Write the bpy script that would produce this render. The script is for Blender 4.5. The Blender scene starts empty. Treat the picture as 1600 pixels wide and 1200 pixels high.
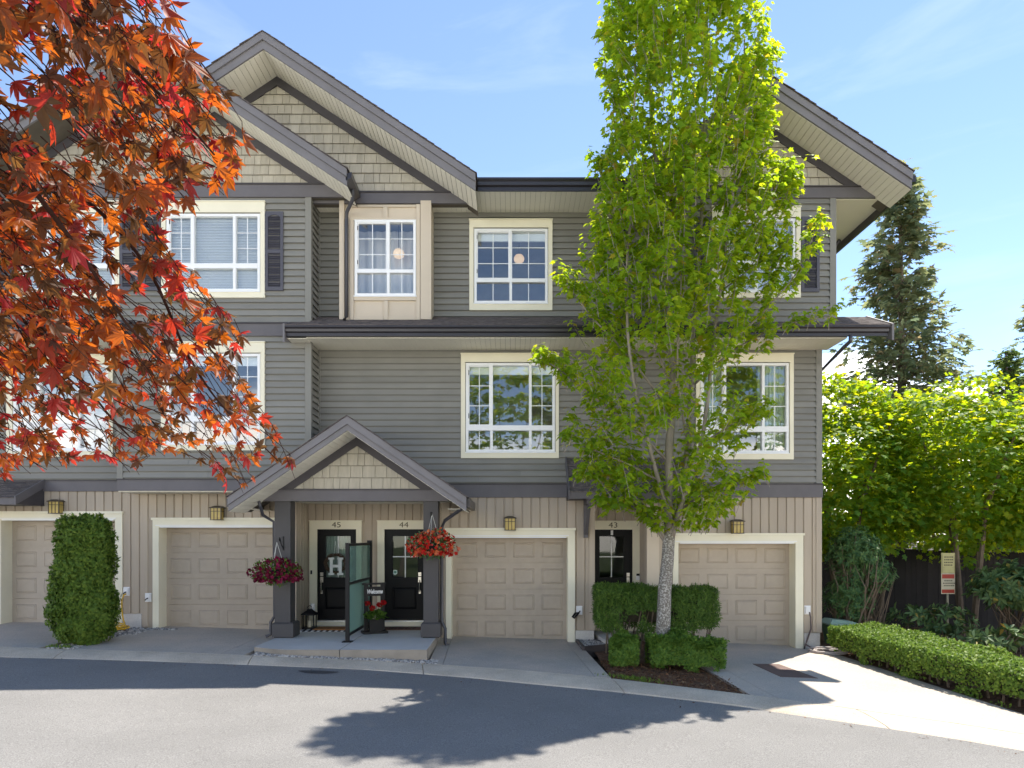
import bpy, math, random
import numpy as np
from mathutils import Vector, Matrix, noise, Euler
random.seed(7)
rng = np.random.default_rng(7)
S = bpy.context.scene
COL = S.collection

# ------------------------------------------------------------------ camera, sky, sun, exposure
F = 1117.5            # focal length in pixels of a 1600 px wide picture
CD, CZ = 15.0, 2.16   # camera distance from the garage wall plane (y = 0) and height
cam = bpy.data.cameras.new('camera'); camo = bpy.data.objects.new('camera', cam); COL.objects.link(camo)
camo.location = (0, -CD, CZ); camo.rotation_euler = (math.pi / 2, 0, 0)
cam.sensor_width = 36; cam.lens = F / 1600 * 36; cam.shift_y = 0.15; cam.clip_start = 0.05; cam.clip_end = 2000
S.camera = camo

SUN = Vector((0.33, 0.36, 1.0)).normalized()
SUN_EL = math.asin(SUN.z); SUN_ROT = math.atan2(SUN.x, SUN.y)
world = bpy.data.worlds.new('World'); S.world = world; world.use_nodes = True
wn = world.node_tree; wn.nodes.clear()
def wnode(t, **k):
    n = wn.nodes.new(t)
    for a, v in k.items(): setattr(n, a, v)
    return n
sky = wnode('ShaderNodeTexSky', sky_type='NISHITA', sun_disc=False, sun_elevation=SUN_EL, sun_rotation=SUN_ROT,
            altitude=50, air_density=0.7, dust_density=0.0, ozone_density=2.4)
bg = wnode('ShaderNodeBackground'); bg.inputs['Strength'].default_value = 0.097
outw = wnode('ShaderNodeOutputWorld')
# thin high wisps, and a bank of white cloud low down, the same all round the horizon
def wmath(op, a, b_=None, clamp=False):
    n = wnode('ShaderNodeMath', operation=op, use_clamp=clamp)
    for i, v in enumerate((a, b_)):
        if v is None: continue
        if isinstance(v, (int, float)): n.inputs[i].default_value = v
        else: wn.links.new(v, n.inputs[i])
    return n.outputs[0]
tc = wnode('ShaderNodeTexCoord'); sep = wnode('ShaderNodeSeparateXYZ'); wn.links.new(tc.outputs['Generated'], sep.inputs[0])
def wnoise(scale, sc3, rot, detail, rough, dist):
    mp = wnode('ShaderNodeMapping'); mp.inputs['Scale'].default_value = sc3; mp.inputs['Rotation'].default_value = rot
    nz = wnode('ShaderNodeTexNoise'); nz.inputs['Scale'].default_value = scale; nz.inputs['Detail'].default_value = detail; nz.inputs['Roughness'].default_value = rough; nz.inputs['Distortion'].default_value = dist
    wn.links.new(tc.outputs['Generated'], mp.inputs['Vector']); wn.links.new(mp.outputs['Vector'], nz.inputs['Vector']); return nz.outputs['Fac']
thr = wnode('ShaderNodeMapRange'); wn.links.new(sep.outputs['Z'], thr.inputs['Value'])
thr.inputs['From Min'].default_value = .12; thr.inputs['From Max'].default_value = .30; thr.inputs['To Min'].default_value = .36; thr.inputs['To Max'].default_value = .78
bank = wmath('MULTIPLY', wmath('SUBTRACT', wnoise(3.2, (1, 1, 2.4), (0, 0, .4), 8, .55, .2), thr.outputs['Result']), 6.0, True)
wr = wnode('ShaderNodeMapRange'); wn.links.new(wnoise(1.7, (1.6, 1.6, 7.0), (.15, .1, .6), 7, .58, .5), wr.inputs['Value'])
wr.inputs['From Min'].default_value = .5; wr.inputs['From Max'].default_value = .78; wr.inputs['To Max'].default_value = .3
m1 = wnode('ShaderNodeMix', data_type='RGBA'); wn.links.new(wr.outputs['Result'], m1.inputs['Factor']); wn.links.new(sky.outputs['Color'], m1.inputs['A']); m1.inputs['B'].default_value = (3.2, 3.8, 4.6, 1)
mx = wnode('ShaderNodeMix', data_type='RGBA'); wn.links.new(bank, mx.inputs['Factor']); wn.links.new(m1.outputs['Result'], mx.inputs['A']); mx.inputs['B'].default_value = (13.5, 13.2, 13.0, 1)
wn.links.new(mx.outputs['Result'], bg.inputs['Color']); wn.links.new(bg.outputs['Background'], outw.inputs['Surface'])

sl = bpy.data.lights.new('sun', 'SUN'); sl.energy = 2.7; sl.angle = math.radians(.53); sl.color = (1.0, .975, .93)
slo = bpy.data.objects.new('sun', sl); COL.objects.link(slo); slo.rotation_euler = SUN.to_track_quat('Z', 'Y').to_euler(); slo.location = (0, 0, 30)
S.view_settings.view_transform = 'Standard'; S.view_settings.look = 'None'; S.view_settings.gamma = 1
S.view_settings.use_curve_mapping = False
S.view_settings.exposure = 1.85
S.view_settings.use_white_balance = True; S.view_settings.white_balance_temperature = 7150; S.view_settings.white_balance_tint = 10
S.cycles.max_bounces = 10; S.cycles.diffuse_bounces = 6; S.cycles.transparent_max_bounces = 12; S.cycles.use_denoising = True

# ------------------------------------------------------------------ helpers
def X(px, Y=0.0): return (px - 800) / F * (CD + Y)
def Z(py, Y=0.0): return CZ + (840 - py) / F * (CD + Y)
GX = [-16, -10.07, -6.1, 0, 4.63, 7.0, 14]; GZ = [.43, .335, .214, 0, -.108, -.2, -.42]
def z0(x): return float(np.interp(x, GX, GZ))
def zg(x, y): return z0(x) + .02 * max(-12, min(y, 3))
def ground(px, py, dz=0.0):
    d = 12.0
    for _ in range(40):
        x = (px - 800) / F * d; z = zg(x, d - CD) + dz
        d = (CZ - z) / ((py - 840) / F)
    return Vector(((px - 800) / F * d, d - CD, zg((px - 800) / F * d, d - CD) + dz))

class MB:
    def __init__(s): s.v = []; s.f = []
    def add(s, vs, fs):
        o = len(s.v); s.v += [tuple(p) for p in vs]; s.f += [tuple(i + o for i in f) for f in fs]; return s
    def box(s, x0, x1, y0, y1, z0_, z1):
        if x0 > x1: x0, x1 = x1, x0
        if y0 > y1: y0, y1 = y1, y0
        if z0_ > z1: z0_, z1 = z1, z0_
        return s.add([(x0, y0, z0_), (x1, y0, z0_), (x1, y1, z0_), (x0, y1, z0_), (x0, y0, z1), (x1, y0, z1), (x1, y1, z1), (x0, y1, z1)],
                     [(0, 3, 2, 1), (4, 5, 6, 7), (0, 1, 5, 4), (1, 2, 6, 5), (2, 3, 7, 6), (3, 0, 4, 7)])
    def prism_y(s, poly, y0, y1):      # polygon in x,z (counter-clockwise seen from -y) extruded from y0 (front) to y1
        n = len(poly)
        return s.add([(x, y0, z) for x, z in poly] + [(x, y1, z) for x, z in poly],
                     [tuple(range(n)), tuple(range(2 * n - 1, n - 1, -1))] + [((i + 1) % n, i, i + n, (i + 1) % n + n) for i in range(n)])
    def prism_x(s, poly, x0, x1):      # polygon in y,z extruded along x
        n = len(poly)
        return s.add([(x0, y, z) for y, z in poly] + [(x1, y, z) for y, z in poly],
                     [tuple(range(n)), tuple(range(2 * n - 1, n - 1, -1))] + [((i + 1) % n, i, i + n, (i + 1) % n + n) for i in range(n)])
    def prism_z(s, poly, z0_, z1):
        n = len(poly)
        return s.add([(x, y, z0_) for x, y in poly] + [(x, y, z1) for x, y in poly],
                     [tuple(range(n - 1, -1, -1)), tuple(range(n, 2 * n))] + [(i, (i + 1) % n, (i + 1) % n + n, i + n) for i in range(n)])
    def tube(s, pts, r, n=6, cap=True):
        pts = [Vector(p) for p in pts]; rs = r if isinstance(r, (list, tuple)) else [r] * len(pts)
        o = len(s.v); up = Vector((.13, .21, .97)).normalized()
        for i, p in enumerate(pts):
            t = (pts[min(i + 1, len(pts) - 1)] - pts[max(i - 1, 0)]).normalized()
            a = t.cross(up)
            if a.length < .08: a = t.cross(Vector((1, 0, 0)))
            a.normalize(); b = t.cross(a).normalized()
            for k in range(n):
                w = 2 * math.pi * k / n
                s.v.append(tuple(p + (a * math.cos(w) + b * math.sin(w)) * rs[i]))
        for i in range(len(pts) - 1):
            for k in range(n):
                s.f.append((o + i * n + k, o + i * n + (k + 1) % n, o + (i + 1) * n + (k + 1) % n, o + (i + 1) * n + k))
        if cap:
            s.f.append(tuple(o + k for k in range(n - 1, -1, -1))); e = o + (len(pts) - 1) * n
            s.f.append(tuple(e + k for k in range(n)))
        return s
    def lathe(s, prof, c, n=12):
        o = len(s.v)
        for r, z in prof:
            for k in range(n):
                w = 2 * math.pi * k / n; s.v.append((c[0] + r * math.cos(w), c[1] + r * math.sin(w), c[2] + z))
        for i in range(len(prof) - 1):
            for k in range(n): s.f.append((o + i * n + k, o + i * n + (k + 1) % n, o + (i + 1) * n + (k + 1) % n, o + (i + 1) * n + k))
        s.f.append(tuple(o + k for k in range(n - 1, -1, -1))); e = o + (len(prof) - 1) * n; s.f.append(tuple(e + k for k in range(n)))
        return s
    def mesh(s, name, m):
        me = bpy.data.meshes.new(name); me.from_pydata(s.v, [], s.f); me.update()
        if m is not None: me.materials.append(m)
        return me
    def build(s, name, m, parent=None, smooth=False, **k):
        me = s.mesh(name, m)
        if smooth: me.polygons.foreach_set('use_smooth', [True] * len(me.polygons))
        return put(name, me, parent, **k)

WM = {}
def put(name, me, parent=None, loc=None, rot=None, scale=None, kind=None, label=None):
    """links one object; coordinates are world coordinates whatever its parent is"""
    o = bpy.data.objects.new(name, me); COL.objects.link(o)
    M = Matrix.LocRotScale(Vector(loc) if loc is not None else None, Euler(rot) if rot is not None else None, Vector(scale) if scale is not None else None)
    if loc is not None: o.location = loc
    if rot is not None: o.rotation_euler = rot
    if scale is not None: o.scale = scale
    WM[o.name] = M
    if parent is not None:
        o.parent = parent; o.matrix_parent_inverse = WM[parent.name].inverted()
    if kind: o['kind'] = kind
    if label: o['label'] = label
    return o
def tag(o, label=None, cat=None, group=None, kind=None):
    if label: o['label'] = label
    if cat: o['category'] = cat
    if group: o['group'] = group
    if kind: o['kind'] = kind
    return o
def thing(name, label, cat, loc=(0, 0, 0), group=None):
    o = bpy.data.objects.new(name, None); COL.objects.link(o); o.location = loc; o.empty_display_size = .2
    WM[o.name] = Matrix.Translation(Vector(loc))
    return tag(o, label, cat, group)
def struct(name, mb, m, smooth=False):
    o = mb.build(name, m, None, smooth); o['kind'] = 'structure'; return o

# ------------------------------------------------------------------ materials
MATS = {}
def mat(name, col, rough=.6, var=.12, scale=3.0, bump=0.0, bscale=60, rand=0.0, metal=0.0, spec=.4, col2=None, stretch=None, detail=5, emit=None, lo=.3, hi=.7, fine=0.0, fscale=200):
    if name in MATS: return MATS[name]
    m = bpy.data.materials.new(name); m.use_nodes = True; nt = m.node_tree; N = nt.nodes; L = nt.links
    b = N['Principled BSDF']; b.inputs['Roughness'].default_value = rough; b.inputs['Metallic'].default_value = metal
    b.inputs['Specular IOR Level'].default_value = spec
    g = N.new('ShaderNodeNewGeometry'); vec = g.outputs['Position']
    if stretch:
        q = N.new('ShaderNodeMapping'); q.inputs['Scale'].default_value = stretch; L.new(vec, q.inputs['Vector']); vec = q.outputs['Vector']
    n = N.new('ShaderNodeTexNoise'); n.inputs['Scale'].default_value = scale; n.inputs['Detail'].default_value = detail; n.inputs['Roughness'].default_value = .6
    L.new(vec, n.inputs['Vector'])
    mr = N.new('ShaderNodeMapRange'); mr.inputs['From Min'].default_value = lo; mr.inputs['From Max'].default_value = hi
    L.new(n.outputs['Fac'], mr.inputs['Value'])
    mix = N.new('ShaderNodeMix'); mix.data_type = 'RGBA'; L.new(mr.outputs['Result'], mix.inputs['Factor'])
    c = Vector(col); a = c * (1 - var); e = Vector(col2) if col2 else c * (1 + var)
    mix.inputs['A'].default_value = (*a, 1); mix.inputs['B'].default_value = (*e, 1)
    out = mix.outputs['Result']
    if fine > 0:
        n3 = N.new('ShaderNodeTexNoise'); n3.inputs['Scale'].default_value = fscale; n3.inputs['Detail'].default_value = 3; L.new(g.outputs['Position'], n3.inputs['Vector'])
        m3 = N.new('ShaderNodeMapRange'); m3.inputs['From Min'].default_value = .3; m3.inputs['From Max'].default_value = .7
        m3.inputs['To Min'].default_value = 1 - fine; m3.inputs['To Max'].default_value = 1 + fine; L.new(n3.outputs['Fac'], m3.inputs['Value'])
        x3 = N.new('ShaderNodeVectorMath'); x3.operation = 'SCALE'; L.new(out, x3.inputs[0]); L.new(m3.outputs['Result'], x3.inputs['Scale']); out = x3.outputs['Vector']
    if rand > 0:
        oi = N.new('ShaderNodeObjectInfo'); m2 = N.new('ShaderNodeMapRange'); m2.inputs['To Min'].default_value = 1 - rand; m2.inputs['To Max'].default_value = 1 + rand
        L.new(oi.outputs['Random'], m2.inputs['Value'])
        x2 = N.new('ShaderNodeVectorMath'); x2.operation = 'SCALE'; L.new(out, x2.inputs[0]); L.new(m2.outputs['Result'], x2.inputs['Scale']); out = x2.outputs['Vector']
    L.new(out, b.inputs['Base Color'])
    if bump > 0:
        n4 = N.new('ShaderNodeTexNoise'); n4.inputs['Scale'].default_value = bscale; n4.inputs['Detail'].default_value = 4
        L.new(vec if stretch else g.outputs['Position'], n4.inputs['Vector'])
        bp = N.new('ShaderNodeBump'); bp.inputs['Strength'].default_value = bump; bp.inputs['Distance'].default_value = .02
        L.new(n4.outputs['Fac'], bp.inputs['Height']); L.new(bp.outputs['Normal'], b.inputs['Normal'])
    if emit:
        b.inputs['Emission Color'].default_value = (*emit[:3], 1); b.inputs['Emission Strength'].default_value = emit[3]
    MATS[name] = m; return m

def leafmat(name, ramp, trans=.45, rough=.45, spec=.35, tcol=None):
    rough, spec = max(rough, .52), spec * .55
    """leaf: each leaf has its own tint (attribute or object random), light passes through it"""
    m = bpy.data.materials.new(name); m.use_nodes = True; nt = m.node_tree; N = nt.nodes; L = nt.links
    N.remove(N['Principled BSDF']); out = N['Material Output']
    at = N.new('ShaderNodeAttribute'); at.attribute_name = 'tint'
    oi = N.new('ShaderNodeObjectInfo'); ad = N.new('ShaderNodeMath'); ad.operation = 'ADD'
    mu = N.new('ShaderNodeMath'); mu.operation = 'FRACT'
    L.new(at.outputs['Fac'], ad.inputs[0]); L.new(oi.outputs['Random'], ad.inputs[1]); L.new(ad.outputs[0], mu.inputs[0])
    def rampn(r):
        cr = N.new('ShaderNodeValToRGB'); els = cr.color_ramp.elements
        while len(els) < len(r): els.new(.5)
        for i, (p, c) in enumerate(r): els[i].position = p; els[i].color = (*c, 1)
        L.new(mu.outputs[0], cr.inputs['Fac']); return cr
    cr = rampn(ramp); tr = rampn(tcol) if tcol else cr
    d = N.new('ShaderNodeBsdfPrincipled'); d.inputs['Roughness'].default_value = rough; d.inputs['Specular IOR Level'].default_value = spec
    t = N.new('ShaderNodeBsdfTranslucent'); mxs = N.new('ShaderNodeMixShader'); mxs.inputs['Fac'].default_value = trans
    L.new(cr.outputs['Color'], d.inputs['Base Color']); L.new(tr.outputs['Color'], t.inputs['Color'])
    L.new(d.outputs[0], mxs.inputs[1]); L.new(t.outputs[0], mxs.inputs[2]); L.new(mxs.outputs[0], out.inputs['Surface'])
    return m

def glassmat(name, tint=(.9, .95, .95), ior=1.9, rough=.0, wav=.0):
    m = bpy.data.materials.new(name); m.use_nodes = True; nt = m.node_tree; N = nt.nodes; L = nt.links
    N.remove(N['Principled BSDF']); out = N['Material Output']
    tr = N.new('ShaderNodeBsdfTransparent'); tr.inputs['Color'].default_value = (*tint, 1)
    gl = N.new('ShaderNodeBsdfGlossy'); gl.inputs['Roughness'].default_value = rough; gl.inputs['Color'].default_value = (.95, .97, 1, 1)
    fr = N.new('ShaderNodeFresnel'); fr.inputs['IOR'].default_value = ior
    g = N.new('ShaderNodeNewGeometry'); n = N.new('ShaderNodeTexNoise'); n.inputs['Scale'].default_value = 1.4; n.inputs['Detail'].default_value = 1
    bp = N.new('ShaderNodeBump'); bp.inputs['Strength'].default_value = wav; bp.inputs['Distance'].default_value = .02
    L.new(g.outputs['Position'], n.inputs['Vector']); L.new(n.outputs['Fac'], bp.inputs['Height']); L.new(bp.outputs['Normal'], gl.inputs['Normal'])
    # reflect on the outer face only; the inner face of the thin pane just lets light pass
    fm = N.new('ShaderNodeMath'); fm.operation = 'SUBTRACT'; fm.inputs[0].default_value = 1; L.new(g.outputs['Backfacing'], fm.inputs[1]); fq = N.new('ShaderNodeMath'); fq.operation = 'MULTIPLY'; L.new(fr.outputs[0], fq.inputs[0]); L.new(fm.outputs[0], fq.inputs[1])
    mxs = N.new('ShaderNodeMixShader'); L.new(fq.outputs[0], mxs.inputs['Fac']); L.new(tr.outputs[0], mxs.inputs[1]); L.new(gl.outputs[0], mxs.inputs[2])
    L.new(mxs.outputs[0], out.inputs['Surface']); return m

SIDING = mat('grey_green_siding', (.216, .211, .19), .55, .09, .8, fine=.05, fscale=2.2, rand=.085, bump=.06, bscale=14, stretch=(.6, 1, 9))
SIDING_TRIM = mat('siding_trim', (.207, .203, .182), .55, .05)
TRIM = mat('charcoal_trim', (.12, .112, .12), .55, .1, 2.0, rand=.05, bump=.05, bscale=30)
FRIEZE = mat('dark_frieze', (.062, .056, .062), .6, .1, 2.0)
FASCIA = mat('grey_fascia', (.165, .157, .165), .55, .1, 1.6, bump=.08, bscale=25)
TAN = mat('tan_plank', (.43, .36, .283), .65, .07, .9, rand=.07, bump=.12, bscale=9, stretch=(6, 6, .6))
CREAM = mat('cream_trim', (.78, .735, .58), .55, .05, 1.4, bump=.04, bscale=30)
BEIGE = mat('beige_panel_paint', (.56, .48, .38), .6, .05, 1.4, rand=.03)
GARAGE = mat('taupe_garage_door', (.415, .35, .28), .5, .07, 1.1, fine=.03, fscale=9, bump=.03, bscale=120)
VINYL = mat('white_vinyl', (.82, .83, .84), .35, .02)
GRILLE = mat('window_grille', (.78, .8, .82), .4, .02)
SHAKE = mat('tan_shake', (.42, .385, .315), .7, .12, 2.2, rand=.1, bump=.25, bscale=10, stretch=(7, 7, .8))
SHAKE_BACK = mat('shake_backing', (.1, .085, .065), .9)
SOFFIT = mat('soffit_vinyl', (.76, .73, .63), .5, .04, 1.0, rand=.03)
GUTTER = mat('dark_gutter', (.028, .025, .03), .3, .1, spec=.5)
PIPE = mat('downpipe', (.05, .05, .06), .35, .1, spec=.5)
SHUTTER = mat('blue_grey_shutter', (.075, .074, .092), .45, .08)
SHINGLE = mat('asphalt_shingle', (.11, .092, .088), .9, .4, 9, bump=.4, bscale=140, fine=.35, fscale=160, rand=.15)
BLACKDOOR = mat('black_door', (.007, .007, .008), .5, .1, spec=.2)
POST = mat('charcoal_post', (.06, .057, .059), .55, .08, 1.5, bump=.08, bscale=40)
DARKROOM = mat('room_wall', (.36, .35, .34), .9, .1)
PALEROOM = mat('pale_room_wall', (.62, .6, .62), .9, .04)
BLIND = mat('white_blind', (.8, .81, .82), .6, .02)
CURTAIN = mat('pale_green_curtain', (.5, .56, .5), .85, .08, 2)
CONC = mat('driveway_concrete', (.475, .445, .40), .9, .24, .7, bump=.2, bscale=90, col2=(.51, .43, .355), fine=.16, fscale=45, lo=.35, hi=.68)
KERBM = mat('kerb_concrete', (.52, .45, .36), .9, .2, 1.2, bump=.35, bscale=120, fine=.22, fscale=70)
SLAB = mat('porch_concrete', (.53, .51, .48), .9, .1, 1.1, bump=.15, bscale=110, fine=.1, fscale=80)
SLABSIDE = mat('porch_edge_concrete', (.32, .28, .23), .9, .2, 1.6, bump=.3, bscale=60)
ASPH = mat('asphalt', (.19, .187, .183), .92, .1, .5, bump=.4, bscale=160, fine=.34, fscale=75)
SOIL = mat('bark_mulch', (.145, .075, .042), .95, .5, 6, bump=.8, bscale=40, fine=.5, fscale=45)
EARTH = mat('earth', (.045, .035, .024), .95, .4, 2, bump=.5, bscale=30)
BARK = mat('maple_bark', (.25, .215, .18), .9, .25, 5, bump=.5, bscale=45, stretch=(1, 1, .35))
BARKW = mat('lichen_bark', (.23, .205, .175), .9, .3, 34, bump=.6, bscale=50, col2=(.45, .43, .39), lo=.46, hi=.62, detail=4)
TWIG = mat('dark_twig', (.028, .013, .010), .9, .2, spec=.05)
BROWN = mat('brown_twig', (.16, .12, .085), .85, .3, 6)
BLACKM = mat('black_metal', (.009, .009, .010), .5, .1, spec=.25)
NICKEL = mat('brushed_nickel', (.6, .57, .52), .3, .05, metal=.9)
WHITEP = mat('white_plastic', (.8, .8, .8), .4, .02)
GLASS = glassmat('window_glass', (.96, .98, .975), 2.5, 0, .06)
DOORGLASS = glassmat('door_glass', (.8, .84, .82), 1.6, .02, .12)
FROST = None
# ------------------------------------------------------------------ ground, kerb, road, driveways
BK = [(-60, 1007), (0, 1011), (125, 1015.5), (250, 1019), (375, 1024), (567, 1032), (675, 1038), (797, 1046.5), (952, 1060), (1140, 1082), (1225, 1093), (1359, 1112), (1509, 1133), (1650, 1156)]
FR = [(-60, 1024), (0, 1027), (175, 1031.5), (400, 1039.5), (567, 1046.5), (740, 1060), (965, 1082), (1140, 1102), (1225, 1115), (1347, 1132.5), (1500, 1156), (1650, 1182)]
def curve(pts, dz):
    g = [ground(px, py, dz) for px, py in pts]
    g = [g[0] + (g[0] - g[1]).normalized() * 40] + g + [g[-1] + (g[-1] - g[-2]).normalized() * 30]
    return [p.x for p in g], [p.y for p in g]
bkx, bky = curve(BK, 0); frx, fry = curve(FR, -.05)
def yb(x): return float(np.interp(x, bkx, bky))
def yf(x): return min(float(np.interp(x, frx, fry)), yb(x) - .28)
XS = sorted(set([-60, -40, -28, -20] + [round(-16 + .25 * i, 3) for i in range(105)] + [11, 12, 14, 18, 24]))

def strip(mb, xs, ya, yz, dz, rows=6, dz2=None):
    """grid between y = ya(x) (far) and yz(x) (near) lying on the ground"""
    o = len(mb.v)
    for x in xs:
        a, b = ya(x), yz(x)
        for r in range(rows + 1):
            y = a + (b - a) * r / rows
            d = dz + ((dz2 - dz) * r / rows if dz2 is not None else 0)
            mb.v.append((x, y, zg(x, y) + d))
    n = rows + 1
    for i in range(len(xs) - 1):
        for r in range(rows):
            mb.f.append((o + i * n + r, o + i * n + r + 1, o + (i + 1) * n + r + 1, o + (i + 1) * n + r))
road = MB(); strip(road, XS, lambda x: yf(x) + .03, lambda x: yf(x) - 6.2, -.055, 12); ro = struct('road', road, ASPH)
far = MB(); strip(far, XS, lambda x: yf(x) - 6.2, lambda x: yf(x) - 18, -.02, 6); struct('unseen_bounce_pavement', far, mat('pale_bounce_pavement', (.55, .53, .49), .9, .08, .6))  # out of view; added wide and pale to bounce sunlight onto the facade
lawn = MB(); strip(lawn, XS, lambda x: yf(x) - 18, lambda x: yf(x) - 120, -.02, 6)
struct('opposite_lawn', lawn, mat('lawn_green', (.08, .11, .035), .9, .3, 1.5))
gr = MB(); strip(gr, [-300, -120] + XS + [60, 120, 300], lambda x: 400.0, lambda x: yb(max(-60, min(24, x))) + .02, -.14, 20); struct('ground', gr, EARTH)
# rolled kerb: back edge flush with the driveways, dropping to the asphalt, cut by joints every few metres
kj = [-11.5, ground(87, 1020).x, ground(385, 1030).x, ground(655, 1044).x, ground(962, 1070).x, ground(1362, 1122).x, 11]
kb = MB()
def kerb_piece(x0, x1):
    n = max(2, int((x1 - x0) / .3)); prof = [(0, -.12), (0, .004), (.25, .0), (.62, -.022), (.9, -.05), (1, -.075), (1, -.2)]
    o = len(kb.v); m = len(prof)
    for i in range(n + 1):
        x = x0 + (x1 - x0) * i / n; a, b = yb(x), yf(x)
        for t, dz in prof:
            y = a + (b - a) * t; xx = x + (.10 * t if 0 < i < n or True else 0)
            kb.v.append((xx, y, zg(x, y) + dz))
    for i in range(n):
        for k in range(m - 1): kb.f.append((o + i * m + k, o + i * m + k + 1, o + (i + 1) * m + k + 1, o + (i + 1) * m + k))
    kb.f.append(tuple(o + k for k in range(m))); kb.f.append(tuple(o + n * m + k for k in range(m - 1, -1, -1)))
edges = [-60] + kj + [24]
kerbs = thing('kerb', None, None); kerbs['kind'] = 'structure'
for a, b in zip(edges, edges[1:]):
    kb = MB(); kerb_piece(a + .007, b - .007); kb.build('kerb_stone', KERBM, kerbs)

def driveway(xl, xr, xl2, xr2, joints, back=.33):
    """concrete apron between wall and kerb, in bays separated by recessed joints; xl/xr at the wall, xl2/xr2 at the kerb"""
    root = thing('driveway', None, None, (0, 0, 0)); root['kind'] = 'structure'
    cuts = [0] + joints + [1]
    for a, b in zip(cuts, cuts[1:]):
        mb = MB(); nx = max(2, int((b - a) * 10)); ny = 8; g = .004
        for i in range(nx + 1):
            t = a + (b - a) * i / nx
            t = min(max(t, a + g / (xr - xl)), b - g / (xr - xl))
            for r in range(ny + 1):
                s = r / ny; x = xl + (xr - xl) * t; x2 = xl2 + (xr2 - xl2) * t; y2 = yb(x2) + .012
                xx = x + (x2 - x) * s; y = back + (y2 - back) * s
                mb.v.append((xx, y, zg(xx, y) + .006))
        n = ny + 1
        for i in range(nx):
            for r in range(ny): mb.f.append((i * n + r, i * n + r + 1, (i + 1) * n + r + 1, (i + 1) * n + r))
        # skirt so that the joints read as depth
        rim = [i * n for i in range(nx + 1)] + [nx * n + r for r in range(1, n)] + [i * n + ny for i in range(nx - 1, -1, -1)] + [r for r in range(ny - 1, 0, -1)]
        o = len(mb.v)
        for k in rim: p = mb.v[k]; mb.v.append((p[0], p[1], p[2] - .06))
        for q in range(len(rim)):
            q2 = (q + 1) % len(rim); mb.f.append((rim[q2], rim[q], o + q, o + q2))
        mb.build('concrete_slab', CONC, root)
    return root
driveway(-13.5, -8.2, -13.5, -8.25, [.42])
driveway(-7.62, -4.62, -7.66, -4.66, [.86])
driveway(-1.52, 1.36, -1.44, 1.60, [.085, .915])
driveway(3.16, 6.42, 3.52, 7.35, [.09])

# porch slab with a raised front edge, curving down into the driveway
SZ = .2
pts = []
fl = [(ground(385, 1021).x, -2.2)]
xsl = [-4.62 + (3.13) * i / 20 for i in range(21)]
def slab_front(x): return -2.5 + .32 * max(0, (-3.9 - x) / .72) ** 1.5
root = thing('porch_slab', None, None, (-3, -1, SZ)); root['kind'] = 'structure'
pieces = [(-4.62, -3.02), (-3.008, -1.49)]
for a, b in pieces:
    mb = MB(); n = 14
    tops = [(a + (b - a) * i / n) for i in range(n + 1)]
    poly = [(x, slab_front(x)) for x in tops] + [(b, .86), (a, .86)]
    top = MB(); m = len(poly)
    top.v = [(x, y, SZ) for x, y in poly] + [(x, y, -.2) for x, y in poly]
    top.f = [tuple(range(m))] + [((i + 1) % m, i, i + m, (i + 1) % m + m) for i in range(m)]
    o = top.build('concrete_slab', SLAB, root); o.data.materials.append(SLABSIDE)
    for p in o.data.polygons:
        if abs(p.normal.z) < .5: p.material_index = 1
# soil bed beside unit 43, mulch lying on it
bed = MB(); strip(bed, [1.62 + .15 * i for i in range(13)] + [3.5], lambda x: .6, lambda x: yb(x) + .012, -.03, 14)
for i, p in enumerate(bed.v):
    bed.v[i] = (p[0], p[1], p[2] + .035 * noise.noise(Vector(p) * 2.2))
struct('planting_bed', bed, SOIL)
bedr = MB(); strip(bedr, [6.46 + .3 * i for i in range(40)], lambda x: 9.0, lambda x: yb(x) + .05, -.02, 20)
for i, p in enumerate(bedr.v): bedr.v[i] = (p[0], p[1], p[2] + .03 * noise.noise(Vector(p) * 1.5))
struct('garden_soil', bedr, SOIL)

# ------------------------------------------------------------------ townhouse building
H = thing('townhouse_building', 'three-storey townhouse row with grey-green siding, tan ground floor and steep gables', 'building', (0, 0, 0))
counts = {}
def cap(name, n=300):
    counts[name] = counts.get(name, 0) + 1
    return counts[name] <= n

def rect_minus(x0, x1, z0_, z1, holes):
    """rectangles covering [x0,x1]x[z0,z1] minus the holes"""
    zs = sorted(set([z0_, z1] + [min(max(v, z0_), z1) for h in holes for v in (h[2], h[3])]))
    out = []
    for a, b in zip(zs, zs[1:]):
        if b - a < 1e-6: continue
        zc = (a + b) / 2; cuts = [(h[0], h[1]) for h in holes if h[2] < zc < h[3]]
        cuts.sort(); x = x0
        for c0, c1 in cuts:
            if c0 > x: out.append((x, min(c0, x1), a, b))
            x = max(x, c1)
        if x < x1: out.append((x, x1, a, b))
    return out

def backing(name, x0, x1, z0_, z1, Y, holes, m, parent=H, thick=.18):
    mb = MB()
    for a, b, c, d in rect_minus(x0, x1, z0_, z1, holes): mb.box(a, b, Y + .012, Y + thick, c, d)
    return mb.build(name, m, parent)

EXPO = .1318
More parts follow.
